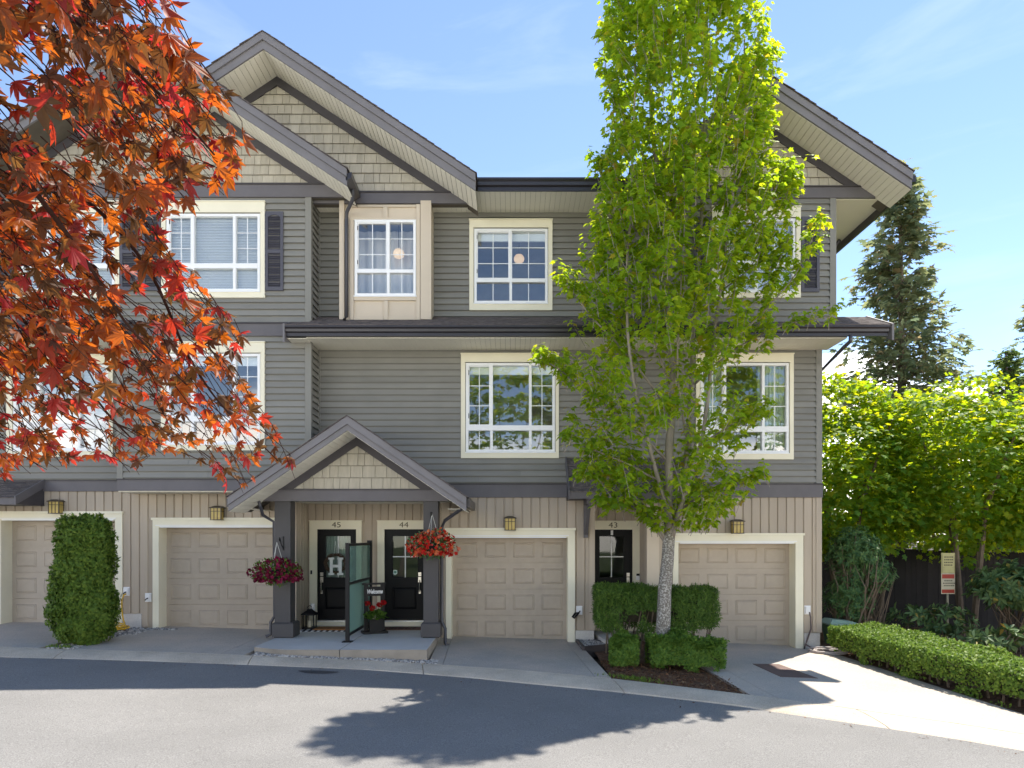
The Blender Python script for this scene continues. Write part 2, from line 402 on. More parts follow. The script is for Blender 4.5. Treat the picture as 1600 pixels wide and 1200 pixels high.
# one lap siding board, 1 m long: tilted, proud at its lower edge, small gap under the lip
_b = MB(); _b.prism_x([(-.030, .022), (-.004, EXPO * .99), (.010, EXPO * .99), (.010, .03), (-.014, .024)][::-1], 0, 1); SB = _b.mesh('siding_board', SIDING)
def siding(wall, x0, x1, z0_, z1, Y, holes=(), axis='x'):
    n = int(round((z1 - z0_) / EXPO))
    ex = (z1 - z0_) / n
    for k in range(n):
        za = z0_ + k * ex
        cuts = sorted((h[0], h[1]) for h in holes if h[2] < za + ex - .003 and h[3] > za + .003)
        segs = []; x = x0
        for c0, c1 in cuts:
            if c0 > x: segs.append((x, c0))
            x = max(x, c1)
        if x < x1: segs.append((x, x1))
        if axis == 'x':
            cut = []
            for (a, b) in segs:                       # long runs are made of two boards butted together
                if b - a > 3.4 and random.random() < .65:
                    j = a + (b - a) * random.uniform(.25, .75); cut += [(a, j - .0015), (j + .0015, b)]
                else: cut.append((a, b))
            segs = cut
        for (a, b) in segs:
            if b - a < .03: continue
            if axis == 'x': put('siding_board', SB, wall, loc=(a, Y, za), scale=(b - a, 1, ex / EXPO))
            else: put('siding_board', SB, wall, loc=(Y, a, za), rot=(0, 0, math.pi / 2), scale=(b - a, 1, ex / EXPO))

PW = .184
_p = MB(); _p.add([(-PW / 2 + .009, .012, 0), (-PW / 2 + .017, -.012, 0), (PW / 2 - .017, -.012, 0), (PW / 2 - .009, .012, 0), (-PW / 2 + .009, .012, 1), (-PW / 2 + .017, -.012, 1), (PW / 2 - .017, -.012, 1), (PW / 2 - .009, .012, 1)],
                  [(0, 1, 5, 4), (1, 2, 6, 5), (2, 3, 7, 6), (0, 3, 2, 1), (4, 5, 6, 7)]); PB = _p.mesh('wall_plank', TAN)
def planks(wall, x0, x1, z0_, z1, Y, holes=(), axis='x', zfun=None):
    n = max(1, int(round((x1 - x0) / PW))); w = (x1 - x0) / n
    for k in range(n):
        xc = x0 + (k + .5) * w
        hz = [h for h in holes if h[0] < xc + w * .3 and h[1] > xc - w * .3]
        segs = rect_minus(0, 1, z0_ if zfun is None else zfun(xc), z1, [(-1, 2, h[2], h[3]) for h in hz])
        for s_ in segs:
            if s_[3] - s_[2] < .05: continue
            if axis == 'x': put('wall_plank', PB, wall, loc=(xc, Y, s_[2]), scale=(w / PW, 1, s_[3] - s_[2]))
            else: put('wall_plank', PB, wall, loc=(Y, xc, s_[2]), rot=(0, 0, math.pi / 2 * axis_sign), scale=(w / PW, 1, s_[3] - s_[2]))
axis_sign = 1

# --- windows ------------------------------------------------------------
def R(px0, px1, py0, py1, Y): return (X(px0, Y), X(px1, Y), Z(py1, Y), Z(py0, Y))     # x0,x1,z0,z1
def window(Y, casing, frame, xm, bar, grille_up, grille_lo, inside='dark', cm=None, cw_top=None):
    """casing/frame = px rectangles on the wall plane; xm = mullion px; bar = px of the horizontal bar; grilles per light (nv, nh)"""
    cx0, cx1, cz0, cz1 = R(*casing, Y) if casing else (0, 0, 0, 0); fx0, fx1, fz0, fz1 = R(*frame, Y)
    if casing:
        mb = MB(); yo = Y - .045
        mb.box(cx0, cx1, yo, Y + .02, fz1 + .012, cz1); mb.box(cx0, cx1, yo, Y + .02, cz0, fz0 - .012)
        mb.box(cx0, fx0 - .012, yo, Y + .02, fz0 - .012, fz1 + .012); mb.box(fx1 + .012, cx1, yo, Y + .02, fz0 - .012, fz1 + .012)
        mb.box(cx0 - .01, cx1 + .01, yo - .018, Y + .02, cz1 + .001, cz1 + .022)
        w = mb.build('window', cm or CREAM, H)
        lip = MB(); lip.box(fx0 - .03, fx1 + .03, yo - .012, yo + .03, fz1 + .012, fz1 + .045); lip.build('head_trim', cm or CREAM, w)
        sl_ = MB(); sl_.box(fx0 - .01, fx1 + .01, yo - .02, yo + .03, fz0 - .022, fz0); sl_.build('sill', VINYL, w)
    else:
        mb = MB(); mb.box(fx0 - .02, fx1 + .02, Y - .02, Y + .02, fz1, fz1 + .02); w = mb.build('window', VINYL, H)
        sl_ = MB(); sl_.box(fx0 - .02, fx1 + .02, Y - .05, Y + .02, fz0 - .022, fz0); sl_.build('sill', VINYL, w)
    fr = MB(); t = .052; ya, yb_ = Y - .028, Y + .06
    zb0, zb1 = Z(bar[1], Y), Z(bar[0], Y)
    fr.box(fx0, fx0 + t, ya, yb_, fz0, fz1); fr.box(fx1 - t, fx1, ya, yb_, fz0, fz1)
    fr.box(fx0 + t, fx1 - t, ya, yb_, fz0, fz0 + t); fr.box(fx0 + t, fx1 - t, ya, yb_, fz1 - t, fz1)
    fr.box(fx0 + t, fx1 - t, ya - .008, yb_, zb0, zb1)
    ms = [X(m_, Y) for m_ in xm]; mw = .028
    for m_ in ms:
        fr.box(m_ - mw, m_ + mw, ya - .004, yb_, fz0 + t, zb0); fr.box(m_ - mw, m_ + mw, ya - .004, yb_, zb1, fz1 - t)
    fr.build('window_frame', VINYL, w)
    xs = [fx0 + t] + [v for m_ in ms for v in (m_ - mw, m_ + mw)] + [fx1 - t]
    for row, (a, b, gl) in enumerate([(zb1, fz1 - t, grille_up), (fz0 + t, zb0, grille_lo)]):
        for i in range(len(xs) // 2):
            x0, x1 = xs[2 * i], xs[2 * i + 1]
            # first opening light: its own sash, a little narrower
            if row == 0 and i == 0:
                sh = MB(); q = .022
                sh.box(x0, x0 + q, Y - .012, Y + .03, a, b); sh.box(x1 - q, x1, Y - .012, Y + .03, a, b); sh.box(x0 + q, x1 - q, Y - .012, Y + .03, a, a + q); sh.box(x0 + q, x1 - q, Y - .012, Y + .03, b - q, b)
                sh.build('sash', VINYL, w); lt = MB(); lt.box(x0 + .004, x0 + .014, Y - .03, Y - .012, a + (b - a) * .12, a + (b - a) * .2); lt.box(x0 + .004, x0 + .014, Y - .03, Y - .012, a + (b - a) * .84, a + (b - a) * .92); lt.build('latch', BLACKM, w)
            p = MB(); p.box(x0, x1, Y + .030, Y + .034, a, b); p.build('pane', GLASS, w)
            nv, nh = gl[i]
            if nv or nh:
                g = MB()
                for k in range(nv): xx = x0 + (x1 - x0) * (k + 1) / (nv + 1); g.box(xx - .008, xx + .008, Y + .021, Y + .029, a, b)
                for k in range(nh): zz = a + (b - a) * (k + 1) / (nh + 1); g.box(x0, x1, Y + .0205, Y + .0295, zz - .008, zz + .008)
                g.build('grille', GRILLE, w)
    # the room behind
    rm = MB(); d = 2.6; e = .35 if inside != 'pale' else .21; y0, y1 = Y + .2, Y + .2 + d; rx0, rx1, rz0, rz1 = fx0 - e, fx1 + e, fz0 - .5, fz1 + .3
    rm.v = [(rx0, y0, rz0), (rx1, y0, rz0), (rx1, y1, rz0), (rx0, y1, rz0), (rx0, y0, rz1), (rx1, y0, rz1), (rx1, y1, rz1), (rx0, y1, rz1)]
    rm.f = [(0, 1, 2, 3), (4, 7, 6, 5), (1, 5, 6, 2), (2, 6, 7, 3), (3, 7, 4, 0)]
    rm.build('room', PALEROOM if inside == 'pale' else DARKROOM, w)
    rv = MB(); rv.box(fx0 - .3, fx0, Y + .075, Y + .195, fz0 - .3, fz1 + .3); rv.box(fx1, fx1 + .3, Y + .075, Y + .195, fz0 - .3, fz1 + .3); rv.box(fx0, fx1, Y + .075, Y + .195, fz0 - .3, fz0); rv.box(fx0, fx1, Y + .075, Y + .195, fz1, fz1 + .3)
    rv.build('reveal', PALEROOM, w)
    if inside in ('blind', 'halfblind'):
        bl = MB(); z = fz0 + .06 if inside == 'blind' else fz0 + (fz1 - fz0) * .75
        while z < fz1 - .05:
            bl.add([(fx0 + .03, Y + .085, z), (fx1 - .03, Y + .085, z), (fx1 - .03, Y + .107, z + .034), (fx0 + .03, Y + .107, z + .034)], [(0, 1, 2, 3)]); z += .032
        b_ = bl.build('blind', BLIND, w, kind='stuff')
    if inside == 'pale':
        c = MB(); n = 70
        for i in range(n + 1):
            x = fx0 - .2 + (fx1 - fx0 + .4) * i / n; y = Y + .78 + .02 * math.sin(i * .8); c.v += [(x, y, fz0 - .3), (x, y, fz1 + .1)]
        c.f = [(2 * i, 2 * i + 2, 2 * i + 3, 2 * i + 1) for i in range(n)]; c.build('sheer_curtain', mat('white_sheer', (.85, .84, .86), .9, .03), w)
    if inside == 'header':      # raised blind bunched at the top
        bl = MB(); bl.box(fx0 + .04, fx1 - .04, Y + .09, Y + .13, fz1 - .22, fz1 - .03); bl.build('blind', BLIND, w)
    if inside == 'curtain':
        for (a, b) in ((fx0, fx0 + .55), (fx1 - .6, fx1)):
            c = MB(); n = 60
            for i in range(n + 1):
                x = a + (b - a) * i / n; y = Y + .15 + .03 * math.sin(i * .9) + .012 * math.sin(i * 2.3)
                c.v += [(x, y, fz0 - .1), (x, y, fz1)]
            c.f = [(2 * i, 2 * i + 2, 2 * i + 3, 2 * i + 1) for i in range(n)]
            c.build('curtain', CURTAIN, w)
    return (fx0 + .01, fx1 - .01, fz0 + .01, fz1 - .01), (cx0, cx1, cz0, cz1)

YA, YC, YBP = -.6, -.65, -.45
XAR = X(485, YA)              # right corner of the front bay of units 45/46
XAL = X(-43, YA)
XCL, XCR = 3.3, 6.47
# ---- lower storey: planks
def garage(px0, px1, cas, ytop_drip, ycas_b, ydoor_t, ydoor_b, xd0=None):
    """returns the hole; builds casing and sectional door recessed 0.3 m"""
    x0, x1 = px0, px1     # opening in metres at wall plane
    zt = Z(ycas_b); zb = Z(ydoor_b, .3) ; ox0, ox1 = X(cas[0]), X(cas[1]); zto = Z(ytop_drip)
    yo = -.045; zfl = min(zg(x0, 0), zg(x1, 0)) - .03
    mb = MB(); mb.box(ox0, ox1, yo, .02, zt, zto - .05); mb.box(ox0, x0, yo, .02, zfl, zt); mb.box(x1, ox1, yo, .02, zfl, zt)
    c = mb.build('garage_casing', CREAM, H)
    d = MB(); d.box(ox0 - .02, ox1 + .02, yo - .03, .02, zto - .049, zto); d.build('drip_cap', CREAM, c)
    j = MB(); j.box(x0 - .1, x0, .021, .34, zfl, zt); j.box(x1, x1 + .1, .021, .34, zfl, zt); j.box(x0, x1, .021, .34, zt, zt + .08); j.build('jamb', CREAM, c)
    w = MB(); w.box(x0 + .03 - .3 * 0, x1 - .03, yo - .012, yo - .001, zt - .004, zt + .02); w.box(x0 - .06, x1 + .02, yo - .016, yo - .0005, zt + .035, zt + .05); w.build('weather_strip', VINYL, c)
    # sectional door: four sections, sixteen raised panels
    y = .30; zt2 = zt + .02; h = (zt2 - zb) / 4
    dm = MB(); dm.box(x0, x1, y + .025, y + .05, zb, zt2); door = dm.build('garage_door', GARAGE, H)
    for k in range(4):
        s_ = MB(); s_.box(x0, x1, y, y + .024, zb + k * h + .004, zb + (k + 1) * h - .004); s_.build('door_section', GARAGE, door)
        cw = (x1 - x0) / 4
        for i in range(4):
            a = x0 + i * cw + cw * .13; b = x0 + (i + 1) * cw - cw * .13; lo = zb + k * h + h * .2; hi = zb + (k + 1) * h - h * .22
            p = MB(); r = .014; t = .026; u = .045
            ring = lambda q, yy: [(a + q, yy, lo + q), (b - q, yy, lo + q), (b - q, yy, hi - q), (a + q, yy, hi - q)]
            p.v = ring(0, y - .001) + ring(r, y - .012) + ring(t, y - .003) + ring(u, y - .011)
            for q in range(3):
                for e in range(4): p.f.append((q * 4 + e, q * 4 + (e + 1) % 4, q * 4 + 4 + (e + 1) % 4, q * 4 + 4 + e))
            p.f.append((12, 13, 14, 15)); p.build('door_panel', GARAGE, door)
    bt = MB(); bt.box(x0, x1, y - .004, y + .03, zb - .03, zb - .002); bt.build('bottom_seal', BLACKM, door)
    return (ox0 + .03, ox1 - .03, -1, zto - .03)
GH46 = garage(-10.69, -8.30, (-35, 192.6), 799, 813, 821, 976)
GH45 = garage(-7.39, -4.97, (240, 462 - 5), 809, 824, 828, 985)
GH44 = garage(-1.267, 1.165, (697, 898), 825, 840, 842, 1002)
GH43 = garage(3.48, 5.93, (1051, 1254), 833, 849, 851, 1009.5)
XR45, XL44, XR44, XL43 = X(462.5), X(690), X(928), 2.84
ZB46, ZB45, ZB44 = Z(768), 3.10, Z(777.5)
def lower(x0, x1, ztop, holes, m_name='wall', zlow=None):
    zl = zg((x0 + x1) / 2, 0) - .1
    w = backing(m_name, x0, x1, zl, ztop + .2, 0, holes, TAN)
    planks(w, x0, x1, zl + .1 + .03, ztop, 0, holes, zfun=zlow)
    return w
lower(-13.4, X(205), ZB46, [GH46], zlow=lambda x: Z(958) if X(193) < x < X(222) else zg(x, 0) + .03)
lower(X(205), XR45, ZB45 + .03, [GH45], zlow=lambda x: Z(958) if x < X(222) else zg(x, 0) + .03)
lower(XL44, XR44, ZB44, [GH44], zlow=lambda x: Z(984) if x > X(899) else zg(x, 0) + .03)
lower(XL43, XCR, ZB44, [GH43], zlow=lambda x: Z(988) if x > X(1254) else zg(x, 0) + .03)
# concrete foundation showing under the planks
for a, b, t in ((193, 222, 959), (899, 928, 985), (1256, 1280, 989)):
    f = MB(); f.box(X(a), X(b), -.03, .02, zg(X(a), 0) - .2, Z(t)); f.build('foundation', SLAB, H)
# corner boards
def vboard(x0, x1, y0, y1, za, zb_, m, name='corner_board', parent=H):
    b = MB(); b.box(x0, x1, y0, y1, za, zb_); return b.build(name, m, parent)
vboard(XR45 - .1, XR45 + .016, -.032, .1, SZ, 3.0, TAN); vboard(XR44 - .1, XR44 + .016, -.032, .1, Z(984), 3.0, TAN); vboard(XL43 - .016, XL43 + .24, -.032, .1, 0, 3.0, BEIGE)
vboard(XCR - .1, XCR + .016, -.03, .1, Z(988), 3.0, TAN)
# recessed doorways
YD = .87
def door_hole(px0, px1, pyt, pyb): return (X(px0, YD), X(px1, YD), Z(pyb, YD), Z(pyt, YD))
D45 = door_hole(496, 557, 827, 969); D44 = door_hole(601, 662, 827, 969); D43 = door_hole(927.5, 988, 827.5, 970)
w = backing('wall', XR45, XL44, .1, 3.3, YD, [D45, D44], TAN); planks(w, XR45, XL44, SZ, 3.05, YD, [(h[0] - .15, h[1] + .15, 0, h[3] + .15) for h in (D45, D44)])
w = backing('wall', XR44, XL43, -.1, 3.3, YD, [D43], TAN); planks(w, XR44, XL43, .05, 3.05, YD, [(h[0] - .15, h[1] + .15, 0, h[3] + .15) for h in (D43,)])
# side walls of the recesses (they face each other)
sw = MB(); sw.box(XR45 - .15, XR45 - .012, .19, YD + .01, .1, 3.2); w = sw.build('side_wall', TAN, H); axis_sign = 1; planks(w, .1, YD, SZ, 3.05, XR45, axis='y')
sw = MB(); sw.box(XL44 + .012, XL44 + .15, .19, YD + .01, .1, 3.2); w = sw.build('side_wall', TAN, H); axis_sign = -1; planks(w, .1, YD, SZ, 3.05, XL44, axis='y')
sw = MB(); sw.box(XR44 - .15, XR44 - .012, .19, YD + .01, -.1, 3.2); w = sw.build('side_wall', TAN, H); axis_sign = 1; planks(w, .1, YD, .1, 3.05, XR44, axis='y')
sw = MB(); sw.box(XL43 + .012, XL43 + .15, .19, YD + .01, -.1, 3.2); w = sw.build('side_wall', TAN, H); axis_sign = -1; planks(w, .1, YD, .1, 3.05, XL43, axis='y')
# ceilings of the recesses
c = MB(); c.box(XR45 - .1, XL44 + .1, .19, YD + .2, 3.05, 3.1); c.box(XR44 - .1, XL43 + .1, .19, YD + .2, 3.05, 3.1); c.build('recess_ceiling', SOFFIT, H)

def text_mesh(s, size, depth, m, font=None, shear=0, name='lettering', bold=0.0):
    cu = bpy.data.curves.new('letters', 'FONT'); cu.body = s; cu.size = size; cu.extrude = depth; cu.align_x = 'CENTER'; cu.align_y = 'CENTER'; cu.shear = shear; cu.offset = bold
    cu.resolution_u = 4
    o = bpy.data.objects.new('letters', cu); COL.objects.link(o)
    dg = bpy.context.evaluated_depsgraph_get(); me = bpy.data.meshes.new_from_object(o.evaluated_get(dg)); bpy.data.objects.remove(o)
    me.name = name; me.materials.clear(); me.materials.append(m); return me
def text(s, size, loc, m, parent, name, depth=.004, rot=(math.pi / 2, 0, 0), shear=0, sx=1, bold=0.0):
    return put(name, text_mesh(s, size, depth, m, shear=shear, name=name, bold=bold), parent, loc=loc, rot=rot, scale=(sx, 1, 1))
NUMBER = mat('number_paint', (.13, .11, .06), .6)

def front_door(h, num, lites, frame_out, hs, pale=False):
    x0, x1, za, zb_ = h; y = YD
    fx0, fx1, ft = X(frame_out[0], YD), X(frame_out[1], YD), Z(frame_out[2], YD)
    f = MB(); f.box(fx0, x0, y - .04, y + .02, SZ if num != '43' else .1, zb_); f.box(x1, fx1, y - .04, y + .02, SZ if num != '43' else .1, zb_); f.box(fx0, fx1, y - .04, y + .02, zb_, ft); f.box(fx0 - .01, fx1 + .01, y - .055, y + .02, ft + .001, ft + .02)
    fo = f.build('door_frame', CREAM, H)
    text(num, .17, ((x0 + x1) / 2 + .0, y - .047, (zb_ + ft) / 2 + .005), NUMBER, fo, 'house_number', sx=1.25)
    jb = MB(); jb.box(x0, x0 + .02, y + .0, y + .09, za, zb_); jb.box(x1 - .02, x1, y, y + .09, za, zb_); jb.box(x0 + .02, x1 - .02, y, y + .09, zb_ - .02, zb_); jb.build('jamb', BLACKDOOR, fo)
    # leaf with an opening for the glass
    gx0, gx1 = x0 + (x1 - x0) * .2, x0 + (x1 - x0) * .845; gz0, gz1 = za + (zb_ - za) * .47, za + (zb_ - za) * .925
    if num == '43': gx0, gx1, gz0, gz1 = X(937, YD), X(974.5, YD), Z(902, YD), Z(838, YD)
    d = MB()
    for a, b, c_, e in rect_minus(x0 + .02, x1 - .02, za + .01, zb_ - .02, [(gx0, gx1, gz0, gz1)]): d.box(a, b, y + .03, y + .075, c_, e)
    do = d.build('door', BLACKDOOR, H)
    t = .03; m_ = MB(); m_.box(gx0 - t, gx1 + t, y + .018, y + .03, gz0 - t, gz0); m_.box(gx0 - t, gx1 + t, y + .018, y + .03, gz1, gz1 + t); m_.box(gx0 - t, gx0, y + .018, y + .03, gz0, gz1); m_.box(gx1, gx1 + t, y + .018, y + .03, gz0, gz1); m_.build('glass_frame', BLACKDOOR, do)
    p = MB(); p.box(gx0, gx1, y + .045, y + .05, gz0, gz1); p.build('glass_pane', DOORGLASS, do)
    g = MB(); xc, zc = (gx0 + gx1) / 2, (gz0 + gz1) / 2
    if lites == 4: g.box(xc - .011, xc + .011, y + .03, y + .044, gz0, gz1); g.box(gx0, xc - .011, y + .03, y + .044, zc - .011, zc + .011); g.box(xc + .011, gx1, y + .03, y + .044, zc - .011, zc + .011)
    else: g.box(xc - .008, xc + .008, y + .03, y + .044, gz0, gz1)
    g.build('grille', VINYL, do)
    rm = MB(); rm.v = [(x0 - .4, y + .2, za), (x1 + .4, y + .2, za), (x1 + .4, y + 2.5, za), (x0 - .4, y + 2.5, za), (x0 - .4, y + .2, zb_ + .2), (x1 + .4, y + .2, zb_ + .2), (x1 + .4, y + 2.5, zb_ + .2), (x0 - .4, y + 2.5, zb_ + .2)]
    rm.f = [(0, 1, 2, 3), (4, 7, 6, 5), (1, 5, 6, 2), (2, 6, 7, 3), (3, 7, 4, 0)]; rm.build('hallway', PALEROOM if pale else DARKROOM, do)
    if pale:
        sh = MB(); n = 40
        for i in range(n + 1): xx = gx0 - .02 + (gx1 - gx0 + .04) * i / n; yy = y + .09 + .012 * math.sin(i * 1.3); sh.v += [(xx, yy, gz0 - .02), (xx, yy, gz1 + .02)]
        sh.f = [(2 * i, 2 * i + 2, 2 * i + 3, 2 * i + 1) for i in range(n)]; sh.build('sheer_curtain', mat('sheer', (.5, .56, .54), .9, .05), do)
    # lower raised panel
    a, b, lo, hi = x0 + (x1 - x0) * .19, x1 - (x1 - x0) * .19, za + (zb_ - za) * .12, za + (zb_ - za) * .36
    pn = MB(); ring = lambda q, yy: [(a + q, yy, lo + q), (b - q, yy, lo + q), (b - q, yy, hi - q), (a + q, yy, hi - q)]
    pn.v = ring(0, y + .029) + ring(.02, y + .016) + ring(.035, y + .028) + ring(.06, y + .02)
    for q in range(3):
        for e in range(4): pn.f.append((q * 4 + e, q * 4 + (e + 1) % 4, q * 4 + 4 + (e + 1) % 4, q * 4 + 4 + e))
    pn.f.append((12, 13, 14, 15)); pn.build('door_panel', BLACKDOOR, do)
    th = MB(); th.box(x0, x1, y - .06, y + .05, za - .03, za - .001); th.build('threshold', mat('aluminium', (.7, .7, .7), .4, metal=.6), do)
    st = MB(); st.box(x0 - .02, x1 + .02, y - .05, y + .05, (SZ if num != '43' else .1), za - .031); st.build('door_step', CREAM, do)
    # lockset
    hx = x0 + .09 if hs < 0 else x1 - .09; zc = za + (zb_ - za) * .5
    k = MB(); k.box(hx - .033, hx + .033, y + .008, y + .029, zc - .03, zc + .05); k.lathe([(.0, 0), (.028, 0), (.028, .02), (0, .02)], (hx, y + .02, zc), 10)
    k.box(hx - .033, hx + .033, y + .01, y + .029, zc - .17, zc - .05); k.box(hx - .02, hx + .02, y + .01, y + .029, zc - .42, zc - .35)
    k.tube([(hx, y + .01, zc - .12), (hx, y - .04, zc - .16), (hx, y - .045, zc - .26), (hx, y - .03, zc - .34), (hx, y + .01, zc - .39)], .012, 6); k.build('handle', NICKEL, do)
    return do, fo, (gx0, gx1, gz0, gz1)
d45, f45, g45 = front_door(D45, '45', 1, (484, 565.5, 814.5), -1, True)
d44, f44, g44 = front_door(D44, '44', 4, (590, 673.5, 814.5), 1)
d43, f43, g43 = front_door(D43, '43', 4, (920, 999, 815), 1)
# doorbell button, video doorbell, door viewer, security sticker
b = MB(); b.box(X(486, YD) , X(488.5, YD), YD - .052, YD - .04, Z(897, YD), Z(891, YD)); b.build('doorbell', BLACKM, f45)
b = MB(); b.box(X(993.5, YD), X(999, YD) - .004, YD - .06, YD - .04, Z(906, YD), Z(897, YD)); b.build('doorbell', WHITEP, f43)
b = MB(); b.box(X(993.5, YD) + .002, X(999, YD) - .006, YD - .062, YD - .0601, Z(899.5, YD), Z(896, YD)); b.build('doorbell_camera', BLACKM, f43)
b = MB(); b.box(X(954.5, YD), X(958, YD), YD - .0, YD + .029, Z(836, YD), Z(828, YD)); b.build('door_viewer', VINYL, d43)
sx, sz = X(617, YD), Z(894.5, YD)
b = MB(); b.prism_y([(sx - .045, sz + .05), (sx - .045, sz - .03), (sx, sz - .065), (sx + .045, sz - .03), (sx + .045, sz + .05), (sx, sz + .06)], YD + .041, YD + .0445); b.build('sticker', mat('pale_sticker', (.5, .62, .58), .5), d44)
b = MB(); b.box(sx - .028, sx + .028, YD + .0395, YD + .0408, sz - .015, sz + .03); b.build('sticker_print', mat('sticker_green', (.1, .25, .2), .5), d44)

# ---- belly bands
def band(x0, x1, za, zb_, Y, m=TRIM):
    b = MB(); b.box(x0, x1, Y - .045, Y + .012, za, zb_); o = b.build('belly_band', m, H)
    c = MB(); c.box(x0 - .004, x1 + .004, Y - .065, Y + .012, zb_ + .001, zb_ + .025); c.build('drip_cap', FRIEZE, o); return o
band(-13.4, X(185, YA) - .0, ZB46, Z(752), 0); band(X(185, YA), XAR + .04, ZB45, 3.317, YA); band(XAR + .05, XCR + .03, ZB44, Z(757.5), 0)
u = MB(); u.box(X(185, YA), XAR, YA, .0, ZB45 - .02, ZB45 + .05); u.build('bay_underside', SOFFIT, H)

# ---- second storey
ZS2 = Z(550)
h1, c1 = window(YA, (253, 414.5, 536, 704), (261, 407, 553, 694), [302, 367], (651, 659), [(1, 2), (0, 0), (1, 2)], [(1, 0), (0, 0), (1, 0)], 'header')
h0, c0 = window(0, (12, 178, 556, 714), (22, 170, 570, 704), [62, 125], (662, 670), [(1, 2), (0, 0), (1, 2)], [(1, 0), (0, 0), (1, 0)], 'blind')
h2, c2 = window(0, (720.5, 873, 554, 716), (728, 867, 567.5, 706.5), [768, 828.5], (665, 673), [(1, 2), (0, 0), (1, 2)], [(1, 0), (0, 0), (1, 0)], 'header')
h3, c3 = window(0, (1087, 1239, 554, 718), (1094, 1232, 567.5, 708), [1132, 1192], (666.5, 675), [(1, 2), (0, 0), (1, 2)], [(1, 0), (0, 0), (1, 0)], 'curtain')
XW46 = X(185, YA)
w = backing('wall', -13.4, XW46 + .02, Z(752), 6.2, 0, [h0], SIDING_TRIM); siding(w, -13.4, XW46, Z(752) + .03, ZS2, 0, [(c0[0] + .02, c0[1] - .02, h0[2], h0[3])])
w = backing('wall', XW46, XAR, 3.317, 6.3, YA, [h1], SIDING_TRIM); siding(w, XW46 + .09, XAR - .09, 3.345, 6.21, YA, [(c1[0] + .02, c1[1] - .02, h1[2], h1[3])])
w = backing('wall', XAR - .1, XCR, Z(757.5), 6.3, 0, [h2, h3], SIDING_TRIM); siding(w, XAR + .03, XCR - .09, Z(757.5) + .03, ZS2, 0, [(c[0] + .02, c[1] - .02, h[2], h[3]) for c, h in ((c2, h2), (c3, h3))])
sw = MB(); sw.box(XAR - .15, XAR - .012, YA + .19, .012, 3.1, 9.2); w = sw.build('side_wall', SIDING_TRIM, H); siding(w, YA + .02, -.03, 3.345, 6.21, XAR, axis='y'); siding(w, YA + .02, -.03, 6.47, 9.0, XAR, axis='y')
for (a, b, Y, za, zb_) in ((XAR - .1, XAR + .024, YA, 3.345, 6.21), (XAR - .1, XAR + .024, YA, 6.47, 9.0), (XW46 - .02, XW46 + .1, YA, 3.345, 6.21), (XCR - .1, XCR + .024, 0, Z(757.5) + .03, 6.3), (XCR - .1, XCR + .024, YC, 6.4, 8.96), (XCL - .024, XCL + .1, YC, 6.4, 8.96)):
    vboard(a, b, Y - .03, Y + .08, za, zb_, SIDING_TRIM)
vboard(XAR + .003, XAR + .04, -.035, .0, 3.3, 9.0, SIDING_TRIM)

# ---- third storey
h4, c4 = window(YA, (253.4, 414.7, 317, 466), (261, 407, 334.7, 456), [302, 367], (412.5, 420), [(1, 2), (0, 0), (1, 2)], [(0, 0), (0, 0), (0, 0)], 'blind')
h5, c5 = window(YA, (27, 188, 317, 466), (35, 180, 334.7, 456), [75, 139], (412.5, 420), [(1, 2), (0, 0), (1, 2)], [(0, 0), (0, 0), (0, 0)], 'blind')
h6, c6 = window(0, (733.5, 863, 345, 485.5), (741, 855.6, 358, 474.5), [798], (436, 441.5), [(1, 2), (1, 2)], [(1, 0), (1, 0)], 'header')
h7, c7 = window(YC, (1112, 1250, 325, 466), (1120, 1242, 342, 457), [1181], (410, 417), [(1, 2), (1, 2)], [(1, 0), (1, 0)], 'blind')
w = backing('wall', XAL, XAR, 6.3, 9.3, YA, [h4, h5], SIDING_TRIM); siding(w, XAL, XAR - .09, 6.47, 9.0, YA, [(c[0] + .02, c[1] - .02, h[2], h[3]) for c, h in ((c4, h4), (c5, h5))])
ZS3 = Z(332); ZR3 = Z(497)
bx0, bx1 = X(531, YBP), X(674, YBP)
w = backing('wall', XAR - .1, XCL + .1, ZR3 - .4, 9.3, 0, [h6, (bx0 + .15, bx1 - .15, 6.8, 8.9)], SIDING_TRIM); siding(w, XAR + .03, XCL, ZR3 + .01, ZS3, 0, [(c6[0] + .02, c6[1] - .02, h6[2], h6[3]), (bx0 + .03, bx1 - .03, 0, 20)])
w = backing('wall', XCL, XCR, 6.35, 9.3, YC, [h7], SIDING_TRIM); siding(w, XCL + .09, XCR - .09, 6.45, 8.96, YC, [(c7[0] + .02, c7[1] - .02, h7[2], h7[3])])
sw = MB(); sw.box(XCL + .012, XCL + .15, YC + .19, .012, 6.35, 9.2); sw.box(XCR - .15, XCR - .012, YC + .19, 9, 6.2, 9.2); sw.box(XCR - .15, XCR - .012, .19, 9, 0, 6.25); sw.build('side_wall', SIDING_TRIM, H)
bk = MB(); bk.box(-13.4, XCR, 8.8, 9, 0, 9.2); bk.box(-13.4, -13.25, .2, 8.8, 0, 9.2); bk.build('rear_wall', SIDING_TRIM, H)
# belly band between second and third storey of the bay, wrapping to the lower eave
band(XAL, X(443, -.95), 6.21, 6.45, YA)
